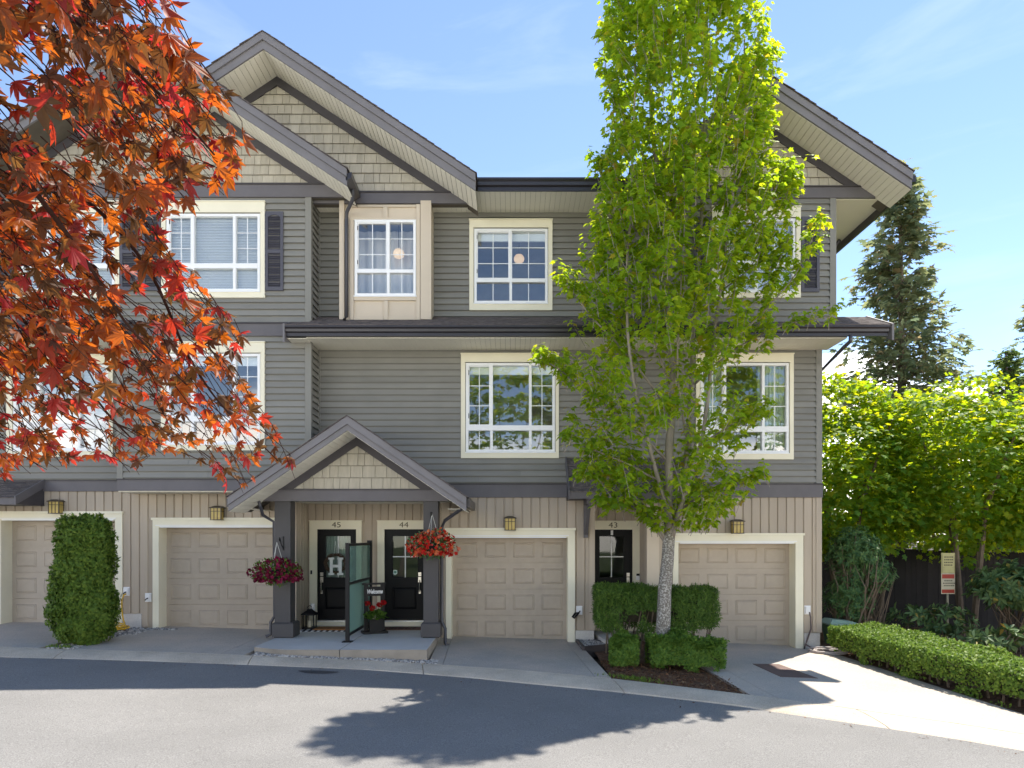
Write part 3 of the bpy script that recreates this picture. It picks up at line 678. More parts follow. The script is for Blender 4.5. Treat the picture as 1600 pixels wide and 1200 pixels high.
# bump-out with panels
h8, c8 = window(YBP, None, (554.5, 650, 344, 463), [607], (422, 427), [(1, 2), (1, 2)], [(1, 0), (1, 0)], 'pale')
zbp0, zbp1 = Z(500, YBP), Z(318, YBP)
w = backing('bump_out_wall', bx0, bx1, zbp0, zbp1 + .1, YBP, [h8], BEIGE)
sw = MB(); sw.box(bx0 + .002, bx0 + .1, YBP + .181, .0, zbp0, zbp1 + .1); sw.box(bx1 - .1, bx1 - .002, YBP + .181, 0, zbp0, zbp1 + .1); sw.build('side_wall', BEIGE, H)
def bp(a, b, t, u, dy=.03): 
    m_ = MB(); m_.box(X(a, YBP), X(b, YBP), YBP - dy, YBP + .011, Z(u, YBP), Z(t, YBP)); m_.build('batten', BEIGE, w)
bp(531, 538.5, 315, 500, .05); bp(657.5, 674, 315, 500, .05); bp(547, 553, 343, 500); bp(650.6, 656.5, 320, 500); bp(547, 650, 321, 324, .026); bp(599, 606, 324.5, 340); bp(547, 650.4, 340.5, 343.5, .034)
bp(553.5, 650.2, 464.5, 470); bp(600, 606.5, 470.5, 500); bp(553.5, 599.5, 494, 500, .024); bp(607, 650.2, 494, 500, .024)
# shutters
def shutter(px0, px1, py0, py1, Y):
    x0, x1, za, zb_ = R(px0, px1, py0, py1, Y); y = Y - .05
    s_ = MB(); t = .055; mid = za + (zb_ - za) * .495
    s_.box(x0, x0 + t, y, Y - .012, za, zb_); s_.box(x1 - t, x1, y, Y - .012, za, zb_); s_.box(x0 + t, x1 - t, y, Y - .012, za, za + .07); s_.box(x0 + t, x1 - t, y, Y - .012, mid - .035, mid + .035)
    n = 8; pts_ = [(x0 + t, zb_)] ; arch = [(x0 + t + (x1 - x0 - 2 * t) * i / n, zb_ - .11 + .045 * math.sin(math.pi * i / n)) for i in range(n + 1)]
    s_.prism_y(arch + [(x1 - t, zb_), (x0 + t, zb_)], y, Y - .012); o = s_.build('shutter', SHUTTER, H)
    l = MB()
    for a, b in ((za + .07, mid - .035), (mid + .035, zb_ - .075)):
        z = a + .005
        while z < b - .02: l.prism_x([(y + .004, z), (y + .026, z + .03), (y + .03, z + .026), (y + .01, z - .003)], x0 + t, x1 - t); z += .036
    bkp = MB(); l.box(x0 + t, x1 - t, Y - .016, Y - .0125, za, zb_ - .05); l.build('louvres', SHUTTER, o, kind='stuff')
shutter(415.6, 443.4, 332, 455, YA); shutter(224, 252.4, 332, 455, YA); shutter(189, 217, 332, 455, YA); shutter(-2, 26, 332, 455, YA)
shutter(1251, 1279, 340, 457, YC); shutter(1083, 1111, 340, 457, YC)
# ------------------------------------------------------------------ roofs
def slope_piece(mb, x0, zt0, x1, zt1, th, y0, y1):
    """parallelogram prism between (x0,zt0) and (x1,zt1), vertical thickness th, from y0 to y1"""
    pts_ = [(x0, zt0 - th), (x1, zt1 - th), (x1, zt1), (x0, zt0)]
    if x0 > x1: pts_ = pts_[::-1]
    return mb.prism_y(pts_, y0, y1)
def roof_courses(mb, x0, x1, ya, za, yb2, zb2, course=.14):
    """overlapping shingle courses on a slope rising from (ya,za) at the eave to (yb2,zb2), tabs of uneven width"""
    L = math.hypot(yb2 - ya, zb2 - za); n = max(1, int(L / course)); dy, dz = (yb2 - ya) / n, (zb2 - za) / n
    for k in range(n):
        x = x0
        while x < x1 - .01:
            w = min(random.uniform(.12, .32), x1 - x); j = random.uniform(0, .012); t = .012 + random.uniform(0, .008)
            y, z = ya + k * dy - j, za + k * dz
            mb.add([(x, y, z + t), (x + w - .003, y, z + t), (x + w - .003, y + dy * 1.15, z + dz * 1.15 + .004), (x, y + dy * 1.15, z + dz * 1.15 + .004), (x, y, z - .003), (x + w - .003, y, z - .003)],
                   [(0, 1, 2, 3), (4, 5, 1, 0)]); x += w
    return mb

def gable(cx, half, zap, slope, Yf, Yw, Yback, zband0, zband1, xband, shake_vis, name='gable', lhalf=None, shake_rows=.2, th=.32, trim_w=.18, side_soffit=False):
    lhalf = lhalf or half
    # roof planes with shingle courses on the edge of the front
    r = MB(); t = .12
    slope_piece(r, cx, zap, cx + half, zap - slope * half, t, Yf + .03, Yback); slope_piece(r, cx - lhalf, zap - slope * lhalf, cx, zap, t, Yf + .03, Yback)
    g = r.build(name, SHINGLE, H)
    # shingle edges stepping down the rake
    e = MB()
    for s, hf in ((1, half), (-1, lhalf)):
        L = hf * math.hypot(1, slope); n = int(L / .16)
        for k in range(n):
            a = hf * k / n; b = min(hf + .03, hf * (k + 1.25) / n); ja = random.uniform(0, .02)
            x0, x1 = cx + s * a, cx + s * b; z0_, z1 = zap - slope * a + .006, zap - slope * b + .02
            slope_piece(e, x0, z0_, x1, z1, .014, Yf - .05 - ja, Yback)
    e.build('shingle_course', SHINGLE, g, kind='stuff')
    # fascia: upper shingle mould and main board
    for s, hf in ((1, half), (-1, lhalf)):
        m_ = MB(); slope_piece(m_, cx, zap - .01, cx + s * hf, zap - .01 - slope * hf, .145, Yf - .035, Yf + .029); m_.build('fascia_board', FASCIA, g)
        m_ = MB(); slope_piece(m_, cx, zap - .157, cx + s * (hf - .0), zap - .157 - slope * hf, th - .157, Yf, Yf + .04); m_.build('fascia_board', FASCIA, g)
    # soffit boards run from the fascia back to the wall
    zs = zap - th + .012
    for s, hf in ((1, half), (-1, lhalf)):
        n = int(hf * math.hypot(1, slope) / .115)
        for k in range(n):
            a, b = hf * k / n + .004, hf * (k + 1) / n - .004
            if shake_vis and not (shake_vis[0] - .9 < cx + s * a < shake_vis[1] + .9): continue
            m_ = MB(); slope_piece(m_, cx + s * a, zs - slope * a, cx + s * b, zs - slope * b, .02, Yf + .041, Yw + .0); m_.build('soffit_board', SOFFIT, g)
        m_ = MB(); slope_piece(m_, cx, zs + .03 - slope * 0, cx + s * hf, zs + .03 - slope * hf, .02, Yf + .045, Yw + .3); m_.build('soffit_backing', SHAKE_BACK, g)
        # frieze board on the wall under the soffit
        zf, zl = zs - .022, zband1 + .026
        q1, q2 = (zf - trim_w - zl) / slope, (zf - zl) / slope
        if s < 0: q1, q2 = min(q1, hf), min(q2, hf)
        pl = [(cx, zf - trim_w), (cx + s * q1, max(zl, zf - trim_w - slope * q1)), (cx + s * q2, zf - slope * q2), (cx, zf)]
        m_ = MB(); m_.prism_y(pl if s > 0 else pl[::-1], Yw - .05, Yw - .012)
        m_.build('frieze_board', FRIEZE, g)
    # triangle wall and shakes
    zt = zs - .02; hw = (zt - zband0) / slope
    tw = MB(); tw.prism_y([(cx - min(hw, lhalf), zt - slope * min(hw, lhalf)), (cx - min(hw, lhalf), zband0 - .001), (cx + hw, zband0 - .001), (cx, zt)], Yw + .012, Yw + .15); tri = tw.build('gable_wall', SHAKE_BACK, H)
    n = int(math.ceil((zt - zband1) / shake_rows)); rest = MB()
    for k in range(n):
        za = zband1 + .01 + k * shake_rows; zb_ = za + shake_rows - .008; hh = (zt - trim_w * .55 - za) / slope
        if hh < .08: break
        x = cx - hh
        while x < cx + hh - .04:
            w_ = random.uniform(.12, .25); x1 = min(x + w_, cx + hh); g_ = .006
            tz = lambda xx: min(zb_, zt - .03 - slope * abs(xx - cx))
            dj = random.uniform(0, .008); g_ = .0035
            P = [(x + g_, Yw - .028 - dj, za), (x1 - g_, Yw - .028 - dj, za), (x1 - g_, Yw - .006, max(za + .01, tz(x1))), (x + g_, Yw - .006, max(za + .01, tz(x))),
                 (x + g_, Yw + .011, za), (x1 - g_, Yw + .011, za), (x1 - g_, Yw + .011, max(za + .01, tz(x1))), (x + g_, Yw + .011, max(za + .01, tz(x)))]
            Fc = [(0, 1, 2, 3), (4, 5, 1, 0), (1, 5, 6, 2), (4, 0, 3, 7), (3, 2, 6, 7)]
            vis = shake_vis is None or (shake_vis[0] < (x + x1) / 2 < shake_vis[1])
            if vis and cap('shake'): m_ = MB(); m_.add(P, Fc); m_.build('shake_shingle', SHAKE, tri)
            else: rest.add(P, Fc)
            x = x1
    if rest.v: rest.build('shake_shingles', SHAKE, tri, kind='stuff')
    # band under the triangle
    bb = MB(); bb.box(xband[0], xband[1], Yw - .045, Yw + .012, zband0, zband1); bo = bb.build('gable_band', TRIM, H)
    cc = MB(); cc.box(xband[0], xband[1], Yw - .075, Yw + .012, zband1 + .001, zband1 + .024); cc.build('drip_cap', FRIEZE, bo)
    return g
# gable over the bay of 45/46, gable over the bump-out, gable of 43
YFA, YFB, YFC = -1.4, -1.3, -1.44
CA, ZA = X(221, YFA), Z(52, YFA); HA = X(542, YFA) - CA
CB, ZBt = X(411, YFB), Z(50, YFB); HB = X(743, YFB) - CB
CC, ZC = X(1205, YFC), Z(121, YFC); HC = X(1425, YFC) - CC
gable(CB, HB, ZBt, .667, YFB, YBP, 6.0, Z(319, YBP), Z(302.5, YBP), (X(480, YBP), X(733.5, YBP)), (X(300, YBP), 3), lhalf=2.4)
gable(CA, HA, ZA, .66, YFA, YA, 6.0, 9.0, Z(290, YA), (XAL, X(539, YA)), (X(330, YA), 0))
gable(CC, HC, ZC, .67, YFC, YC, 6.0, 8.96, Z(294, YC), (XCL - .6, X(1366, YC)), (X(1150, YC), 9))

def gutter(x0, x1, Yf, zt, zb_, ends=True):
    """K-style gutter with a rolled lip over a fascia board"""
    h = zt - zb_; g = MB()
    g.prism_x([(Yf, zt), (Yf - .028, zt - .012), (Yf - .028, zt - h * .2), (Yf + .008, zt - h * .34), (Yf + .012, zt - h * .6), (Yf + .05, zt - h * .68), (Yf + .14, zt - h * .68), (Yf + .14, zt)][::-1], x0, x1)
    o = g.build('gutter', GUTTER, H)
    f = MB(); f.box(x0, x1, Yf + .06, Yf + .1, zb_, zt - h * .685); f.build('fascia_board', GUTTER, o); return o
def hsoffit(x0, x1, y0, y1, z, m=SOFFIT):
    mb = MB(); n = int((x1 - x0) / .1); w = (x1 - x0) / n
    for k in range(n): mb.box(x0 + k * w + .002, x0 + (k + 1) * w - .002, y0, y1, z, z + .012)
    o = mb.build('soffit', m, H, kind='stuff')
    b = MB(); b.box(x0, x1, y0, y1, z + .02, z + .03); b.build('soffit_backing', SHAKE_BACK, o); return o
# main eave
ZE = Z(297, -.95)
xg0 = X(746, -1.0)
gutter(xg0, X(1046, -1.0), -1.03, Z(277, -1.03), Z(297, -1.0)); hsoffit(XAR + .02, X(735, YBP), YBP + .013, .01, ZS3 + .0); hsoffit(X(735, YBP) + .004, XCL, -.9, .01, ZS3 + .0)
main = MB(); ye, yr, z_e, z_r = -1.0, 6.2, Z(279, -1.0) - .02, Z(279, -1.0) + 3.0
for xa_, xb_, y_ in ((-13.5, xg0, .35), (xg0, X(1046, -1.0), ye), (X(1046, -1.0), 6.45, .35)):
    z_ = z_e + (z_r - z_e) * (y_ - ye) / (yr - ye)
    main.prism_x([(y_, z_ - .1), (y_, z_), (yr, z_r), (13, z_e), (13, z_e - .1), (yr, z_r - .1)][::-1], xa_, xb_)
main.build('main_roof', SHINGLE, H)
# side eave of the 43 gable: soffit, fascia and gutter running back
zt = ZC - .67 * HC
so = MB(); so.box(XCR + .0, CC + HC - .04, YC + .013, 6, 8.95, 8.965); so.build('soffit', SOFFIT, H)
so = MB(); so.box(CC + HC - .035, CC + HC + .012, YFC + .041, 6, zt - .30, zt - .04); so.box(CC + HC + .013, CC + HC + .10, YFC + .045, 6, zt - .17, zt - .04); so.build('gutter', GUTTER, H)
# soffit box at the front corner of that eave, and short gutter ends of the other gables
so = MB(); so.prism_y([(CA + HA - .02, ZA - .66 * HA - .1), (CA + HA + .09, ZA - .66 * HA - .06), (CA + HA + .09, ZA - .66 * HA - .16), (CA + HA - .02, ZA - .66 * HA - .22)][::-1], YFA + .0, -.6); so.build('gutter', GUTTER, H)
# lower eave roof between second and third storey
YL = -1.0; zl0, zl1 = Z(525.5, YL + .05), Z(508, YL - .03)
xl0, xl1 = X(443, YL), X(1395, YL)
gutter(xl0 + .04, xl1 - .08, YL - .03, zl1, zl0)
hsoffit(XAR, XCR + .14, YL + .1, .0, Z(547)); 
en = MB(); en.prism_x([(YL - .05, zl1 + .03), (YL - .05, zl0 - .14), (YA + .0, zl0 - .02), (YA, zl1 + .19)][::-1], xl0 - .0, xl0 + .035); en.build('rake_board', FASCIA, H)
en = MB(); en.prism_x([(YL - .05, zl1 + .03), (YL - .05, zl0 - .1), (.0, zl0 + .36), (.0, zl1 + .5)][::-1], xl1 - .04, xl1); en.build('rake_board', FASCIA, H)
hs = MB(); hs.box(xl0 + .04, XAR, YL + .1, YA, Z(527, YL) , Z(527, YL) + .012); hs.build('soffit', SOFFIT, H)
lr = MB(); sl_ = (ZR3 + .02 - zl1) / (0 - YL)
lr.prism_x([(YL - .02, zl1 - .03), (YL - .02, zl1 - .005), (.0, zl1 + sl_ * (-YL) - .0), (.0, zl1 + sl_ * -YL - .06)][::-1], XAR + .01, xl1 - .04)
lr.prism_x([(YL - .02, zl1 - .03), (YL - .02, zl1 - .005), (YA, zl1 + sl_ * .4), (YA, zl1 + sl_ * .34)][::-1], xl0 + .036, XAR + .01)
lro = lr.build('lower_roof', SHINGLE, H)
sc = MB(); roof_courses(sc, XAR + .01, xl1 - .04, YL - .04, zl1 + .0, 0, ZR3 + .02); roof_courses(sc, xl0 + .036, XAR + .01, YL - .04, zl1, YA, zl1 + sl_ * .4)
sc.build('shingle_course', SHINGLE, lro, kind='stuff')
# the same eave in front of 46
gutter(-13.4, X(192, YL), YL - .03, Z(505, YL), Z(523, YL)); hsoffit(-13.4, X(190, YL), YL + .1, .0, Z(545))
lr = MB(); lr.prism_x([(YL - .02, Z(505, YL) - .03), (YL - .02, Z(505, YL)), (YA, Z(505, YL) + sl_ * .4), (YA, Z(505, YL) + sl_ * .34)][::-1], -13.4, X(192, YL)); lr.build('lower_roof', SHINGLE, H)

# ---- downpipes
def pipe(pts_, r=.038, name='downpipe', m=PIPE):
    b = MB(); b.tube(pts_, r, 8); return b.build(name, m, H, smooth=True)
pipe([(X(551, -1.0), -1.0, Z(290, -1.0)), (X(551, -.9), -.9, Z(312, -.9)), (X(542, -.56), -.56, Z(331, -.56)), (X(541.5, -.54), -.54, Z(345, -.54)), (X(541.5, -.54), -.54, Z(495, -.54)), (X(538, -.6), -.6, Z(500, -.6))])
pipe([(X(974.5), -.9, Z(300, -.9)), (X(974.5), -.7, Z(318, -.7)), (X(974.5), -.06, Z(335, -.06)), (X(974.5), -.06, Z(494, -.06))])
pipe([(X(1330, YL), YL + .02, zl0 + .02), (X(1330, YL), YL + .03, zl0 - .1), (X(1318, -.7), -.7, Z(543, -.7)), (XCR + .1, .35, Z(584, .35)), (XCR + .1, .4, .2)])
pipe([(XCR + .95, 1.2, zt - .2), (XCR + .9, 1.4, zt - .3), (XCR + .1, 1.9, zt - .5), (XCR + .1, 1.95, 6.3)], .04)

# ---- porch
PX0, PX1 = -5.217, -.836; PCX = -3.03; PH = 2.19; PZ = Z(649.5, -1.84); PSL = .68
YPF, YPW = -1.84, -1.0
pg = gable(PCX, PH, PZ, PSL, YPF, YPW, .0, Z(783, YPW), Z(766, YPW), (X(398, YPW), X(700, YPW)), (-9, 9), name='porch_roof', shake_rows=.235, th=.27, trim_w=.17)
pb = MB(); pb.box(X(400, YPW), X(698, YPW), YPW + .013, YPW + .2, Z(783, YPW) - .0, Z(783, YPW) + .1); pb.build('porch_beam', TRIM, H)
pc = MB(); zc_ = Z(783, YPW) + .03; pc.box(X(400, YPW), X(698, YPW), YPW + .2, .86, zc_, zc_ + .02); pc.box(PX0 + .2, X(400, YPW), YPW + .2, -.01, zc_ , zc_ + .02); pc.box(X(698, YPW), PX1 - .15, YPW + .2, -.01, zc_, zc_ + .02); pc.build('porch_ceiling', SOFFIT, H)
zeave = PZ - PSL * PH
for s, x in ((-1, PX0), (1, PX1)):
    gt = MB(); gt.box(x - .06 if s < 0 else x - .04, x + .04 if s < 0 else x + .06, YPF + .05, -.05, zeave - .19, zeave - .03); gt.build('gutter', GUTTER, H)
    sb = MB(); sb.box(PX0 + .02 if s < 0 else X(700, YPW), X(400, YPW) if s < 0 else PX1 - .02, YPW + .0 - .05, -.01, zeave - .2, zeave - .19); sb.build('side_soffit', SOFFIT, H)
# downpipes of the porch: elbow from the eave to the post, then down its side
xq = X(430, -1.05); pipe([(PX0 + .38, YPF + .5, zeave - .06), (PX0 + .4, -1.3, zeave - .17), (xq - .22, -1.1, zeave - .32), (xq - .045, -.98, zeave - .45), (xq - .045, -.95, 1.2), (xq - .045, -.95, .62), (xq - .12, -.95, .5), (xq - .12, -.95, .26), (xq - .2, -1.0, .22)], .032)
xq = X(687, -.85); pipe([(PX1 - .1, -1.2, zeave - .12), (PX1 - .16, -1.0, zeave - .2), (xq + .1, -.85, zeave - .42), (xq + .04, -.82, zeave - .55), (xq + .04, -.82, 1.2), (xq + .04, -.82, .5), (xq + .11, -.86, .36), (xq + .11, -.86, .08), (xq + .16, -.9, .03)], .034)
for a, b, c_, d in ((429, 453.5, 424.5, 458), (661.5, 684.5, 657.5, 688)):
    p = MB(); p.box(X(a, -1), X(b, -1), -1.0, -.68, SZ + .25, Z(783, YPW)); po = p.build('porch_post', POST, H)
    q = MB(); x0, x1 = X(c_, -1.06), X(d, -1.06); za, zb_ = SZ + .02, Z(973, -1.06)
    q.add([(x0, -1.06, za), (x1, -1.06, za), (x1, -.62, za), (x0, -.62, za), (x0, -1.06, zb_ - .03), (x1, -1.06, zb_ - .03), (x1, -.62, zb_ - .03), (x0, -.62, zb_ - .03), (x0 + .03, -1.03, zb_), (x1 - .03, -1.03, zb_), (x1 - .03, -.65, zb_), (x0 + .03, -.65, zb_)],
          [(0, 3, 2, 1), (0, 1, 5, 4), (1, 2, 6, 5), (2, 3, 7, 6), (3, 0, 4, 7), (4, 5, 9, 8), (5, 6, 10, 9), (6, 7, 11, 10), (7, 4, 8, 11), (8, 9, 10, 11)]); q.build('plinth', POST, po)
    q = MB(); q.box(x0 + .03, x1 - .03, -1.03, -.65, SZ, SZ + .02); q.build('post_foot', BLACKM, po)
# ---- awning over the door of 43, with brackets
def awning(x0, x1, y1, zt_, zb_, brackets, hip=False):
    a = MB(); a.prism_x([(y1, zb_ - .1), (y1, zb_), (-.0, zt_), (-.0, zt_ - .1)][::-1], x0 + .03, x1 - .03); o = a.build('awning', SHINGLE, H)
    s_ = MB(); roof_courses(s_, x0 + .03, x1 - .03, y1 - .02, zb_, 0, zt_, .125); s_.build('shingle_course', SHINGLE, o, kind='stuff')
    for x in (x0, x1 - .03):
        r = MB(); r.prism_x([(y1 - .03, zb_ - .14), (y1 - .03, zb_ + .035), (-.05, zt_ + .035), (-.05, zt_ - .14)][::-1], x, x + .03); r.build('rake_board', TRIM, o)
    f = MB(); f.box(x0 + .031, x1 - .031, y1 - .01, y1 + .03, zb_ - .13, zb_ - .004); f.build('fascia_board', TRIM, o)
    u_ = MB(); u_.box(x0 + .031, x1 - .031, y1 + .031, .0, zb_ - .12, zb_ - .1); u_.build('awning_soffit', FRIEZE, o)
    for xc_ in (x0 + .033, x1 - .053):
        ck = MB(); ck.prism_x([(y1 + .035, zb_ - .119), (y1 + .035, zb_ - .1), (-.0, zt_ - .1), (-.0, zb_ - .119)][::-1], xc_, xc_ + .02); ck.build('cheek', FRIEZE, o)
    for xb in brackets:
        b = MB(); zl = zb_ - .12; b.box(xb, xb + .09, -.12, -.03, zl - .78, zl); b.box(xb, xb + .09, y1 + .12, -.121, zl - .1, zl - .001)
        b.prism_x([(-.121, zl - .72), (-.121, zl - .58), (y1 + .2, zl - .101), (y1 + .1, zl - .101)], xb + .012, xb + .078); b.build('bracket', TRIM, o)
awning(X(883), 3.75, -.88, Z(717), Z(769, -.88), [X(911.5), 3.30])
awning(-13.2, X(26, -.9), -.9, Z(752), Z(778, -.9), [])
# stone chips course, valve caps and small fittings of the facade are parts too
for (px, py) in ((198.5, 924), (232.5, 933)):
    pass
# ------------------------------------------------------------------ things on and beside the building
AMBER = mat('amber_glass', (.50, .36, .10), .4, .15, 8, spec=.5)
LAMPM = mat('lamp_bronze', (.07, .055, .04), .4, .2, metal=.3)
def wall_lamp(px, py, label):
    x, z, y = X(px, -.08), Z(py, -.08), -.012
    t = thing('wall_lamp', label, 'wall lamp', (x, y, z), 'wall lamps over the garage doors')
    b = MB(); b.box(x - .085, x + .085, y - .03, y, z - .12, z + .16); b.build('back_plate', LAMPM, t)
    w, hh, d0, d1 = .105, .115, y - .2, y - .031
    r = MB(); r.add([(x - w - .03, d0 - .02, z + hh), (x + w + .03, d0 - .02, z + hh), (x + w + .03, d1, z + hh), (x - w - .03, d1, z + hh), (x - w - .03, d0 - .02, z + hh + .015), (x + w + .03, d0 - .02, z + hh + .015), (x + w + .03, d1, z + hh + .015), (x - w - .03, d1, z + hh + .015), (x - .05, d0 + .05, z + hh + .05), (x + .05, d0 + .05, z + hh + .05), (x + .05, d1, z + hh + .05), (x - .05, d1, z + hh + .05)],
                   [(0, 3, 2, 1), (0, 1, 5, 4), (1, 2, 6, 5), (3, 0, 4, 7), (4, 5, 9, 8), (5, 6, 10, 9), (7, 4, 8, 11), (8, 9, 10, 11)]); r.build('lamp_roof', LAMPM, t)
    g = MB(); g.box(x - w, x + w, d0, d1, z - hh, z + hh - .001); g.build('glass_shade', AMBER, t)
    f = MB(); e = .007
    for xx in (x - w, x - w / 3, x + w / 3, x + w): f.box(xx - e, xx + e, d0 - .006, d0 + .004, z - hh - .01, z + hh)
    for yy in (d0 + .004, d1 - .02):
        for xx in (x - w - .003, x + w + .003): f.box(xx - e * .7, xx + e * .7, yy, yy + .012, z - hh, z + hh)
    for zz in (z - hh - .01, z + hh * .45): f.box(x - w - .012, x + w + .012, d0 - .0065, d1, zz - .006, zz + .006)
    f.build('lamp_frame', LAMPM, t)
    return t
wall_lamp(90, 793, 'amber glass wall lamp above the garage behind the clipped column shrub')
wall_lamp(341, 803, 'amber glass wall lamp between the column shrub and the porch, above a garage')
wall_lamp(797, 819, 'amber glass wall lamp above the garage beside the red hanging basket')
wall_lamp(1151, 824, 'amber glass wall lamp above the garage behind the street tree')

def outlet(px, py, label, w=.13, h=.185, Y=-.012, cord=True):
    x, z = X(px), Z(py)
    t = thing('outlet_cover', label, 'outlet cover', (x, Y, z), 'weatherproof outlet covers')
    b = MB(); b.box(x - w / 2, x + w / 2, Y - .012, Y, z - h / 2, z + h / 2); b.build('flat_plate', WHITEP, t)
    b = MB(); b.box(x - w * .36, x + w * .36, Y - .05, Y - .0121, z - h * .38, z + h * .38); b.build('cover_lid', WHITEP, t)
    if cord: b = MB(); b.tube([(x + .01, Y - .05, z - .01), (x + .0, Y - .085, z - .02), (x - .03, Y - .09, z - .05)], .012, 6); b.build('plug', BLACKM, t)
    return t
outlet(198.5, 924, 'white outlet cover on the planks directly above the yellow hose')
outlet(232.5, 933.5, 'white outlet cover on tan planks beside the cream garage trim, above grey stones')
outlet(905, 953.5, 'white outlet cover with a thick black plug, above the stone chip tray')
outlet(1261, 953, 'white outlet cover with a grey cable running down to the ground', cord=False)
outlet(477.5, 953, 'slim white outlet cover on the porch wall behind the black lantern', .08, .17, .55, False)
b = MB(); x, z = X(905), Z(955)
b.tube([(x - .02, -.07, z - .03), (x - .06, -.12, z - .07), (x - .12, -.13, z - .13), (x - .15, -.11, z - .11), (x - .09, -.09, z - .03), (x - .02, -.07, z - .03)], .022, 6); o = b.build('power_cord', BLACKM, None, True); tag(o, 'black looped power cord hanging from an outlet beside the garage', 'cord')
# cable and grey hose by the corner of 43
x, z = X(1263), Z(956); gz = zg(x, -.3)
b = MB(); b.tube([(x, -.06, z), (x + .01, -.09, z - .1), (x + .02, -.08, z - .35), (x - .06, -.07, z - .6), (x - .13, -.08, z - .8), (x - .12, -.15, gz + .12), (x + .02, -.35, gz + .02), (x + .4, -.4, gz + .02)], .016, 6); o = b.build('cable', mat('brown_cable', (.12, .09, .085), .6), None, True); tag(o, 'thin brown cable running from the outlet cover down to the ground', 'cable')
def coil(cx, cy, cz, r, n, tr, sq=.55, rise=.012, seed=1, tail=None):
    rr = random.Random(seed); p = list(tail or [])
    for i in range(n * 18):
        a = i / 18 * 2 * math.pi; q = r * (1 + .25 * math.sin(a * .37 + seed) * .6 + rr.uniform(-.03, .03))
        p.append((cx + q * math.cos(a) + .06 * math.sin(i * .21), cy + q * sq * math.sin(a) + .05 * math.cos(i * .17), cz + tr + rise * (i / 18) * (1 + .4 * math.sin(a))))
    return p
YEL = mat('yellow_hose', (.72, .43, .03), .45, .12, 6); GREYH = mat('grey_hose', (.42, .37, .35), .5, .15, 6)
x, z = X(199), Z(926)
tail = [(x, -.06, z - .02), (x - .02, -.1, z - .04), (x - .05, -.12, z - .15), (x - .05, -.12, z - .35), (x - .02, -.12, z - .55), (x + .06, -.14, z - .75), (x + .08, -.25, zg(x, 0) + .05)]
b = MB(); b.tube(tail + coil(X(193), -.62, zg(-7.9, -.6) + .03, .30, 5, .018, .75, .018, 3), .016, 6); o = b.build('garden_hose', YEL, None, True); tag(o, 'yellow garden hose hanging from the wall and coiled on the stones', 'hose')
gp = ground(1296, 1021)
b = MB(); b.tube(coil(gp.x, gp.y, gp.z, .33, 5, .018, .55, .012, 5), .016, 6); o = b.build('garden_hose', GREYH, None, True); tag(o, 'grey garden hose coiled on the concrete beside the long hedge', 'hose')
# pendant lights seen through two upper windows
GLOW = mat('lit_globe', (.8, .7, .55), .5, .02, emit=(1.0, .68, .42, .2))
for (px, py, Y, lab) in ((623, 397, .12, 'lit globe lamp glowing inside the bay window with tan panels'), (811, 405, 1.1, 'lit globe lamp glowing inside the grey wall window beside the street tree')):
    x, z = X(px, Y), Z(py, Y); t = thing('pendant_lamp', lab, 'pendant lamp', (x, Y, z), 'lit lamps behind upper windows')
    b = MB(); b.lathe([(.02, .105), (.08, .09), (.115, .04), (.12, 0), (.105, -.05), (.065, -.08), (.01, -.095)], (x, Y, z), 14); b.build('lamp_shade', GLOW, t, True)
    b = MB(); b.tube([(x, Y, z + .13), (x, Y, z + .6)], .008, 5); b.build('cord', BLACKM, t)

# ---- porch things
GX_, = (X(543, -1.57),)
t = thing('privacy_screen', 'frosted green glass privacy screen in a black frame between the two porch doors', 'screen', (GX_, -.5, SZ))
FR_ = bpy.data.materials.new('frosted_glass'); FR_.use_nodes = True; _n = FR_.node_tree.nodes; _l = FR_.node_tree.links; _n.remove(_n['Principled BSDF'])
_t = _n.new('ShaderNodeBsdfTranslucent'); _t.inputs['Color'].default_value = (.42, .6, .54, 1); _d = _n.new('ShaderNodeBsdfDiffuse'); _d.inputs['Color'].default_value = (.22, .36, .32, 1)
_p = _n.new('ShaderNodeBsdfTransparent'); _p.inputs['Color'].default_value = (.72, .86, .82, 1); _g = _n.new('ShaderNodeBsdfGlossy'); _g.inputs['Roughness'].default_value = .15
_a = _n.new('ShaderNodeMixShader'); _a.inputs[0].default_value = .5; _b = _n.new('ShaderNodeMixShader'); _b.inputs[0].default_value = .22; _c = _n.new('ShaderNodeMixShader'); _c.inputs[0].default_value = .07
_l.new(_t.outputs[0], _a.inputs[1]); _l.new(_d.outputs[0], _a.inputs[2]); _l.new(_a.outputs[0], _b.inputs[1]); _l.new(_p.outputs[0], _b.inputs[2]); _l.new(_b.outputs[0], _c.inputs[1]); _l.new(_g.outputs[0], _c.inputs[2]); _l.new(_c.outputs[0], _n['Material Output'].inputs[0])
FR2_ = FR_.copy(); FR2_.name = 'clear_green_glass'; [n for n in FR2_.node_tree.nodes if n.type == 'MIX_SHADER' and abs(n.inputs[0].default_value - .22) < .01][0].inputs[0].default_value = .68
ya, yz = -1.57, .48; zt_ = 2.06
p = MB(); p.box(GX_ - .035, GX_ + .035, ya - .035, ya + .035, SZ, zt_); po = p.build('post', BLACKM, t); q = MB(); q.box(GX_ - .09, GX_ + .09, ya - .09, ya + .09, SZ, SZ + .015); q.build('base_plate', BLACKM, po)
p = MB(); p.box(GX_ - .05, GX_ + .05, yz, yz + .09, SZ, zt_ + .04); p.build('post', BLACKM, t)
for za, zb_ in ((zt_ - .06, zt_ - .01), (1.26, 1.31), (SZ + .10, SZ + .15)):
    p = MB(); p.box(GX_ - .02, GX_ + .02, ya + .036, yz - .001, za, zb_); p.build('rail', BLACKM, t)
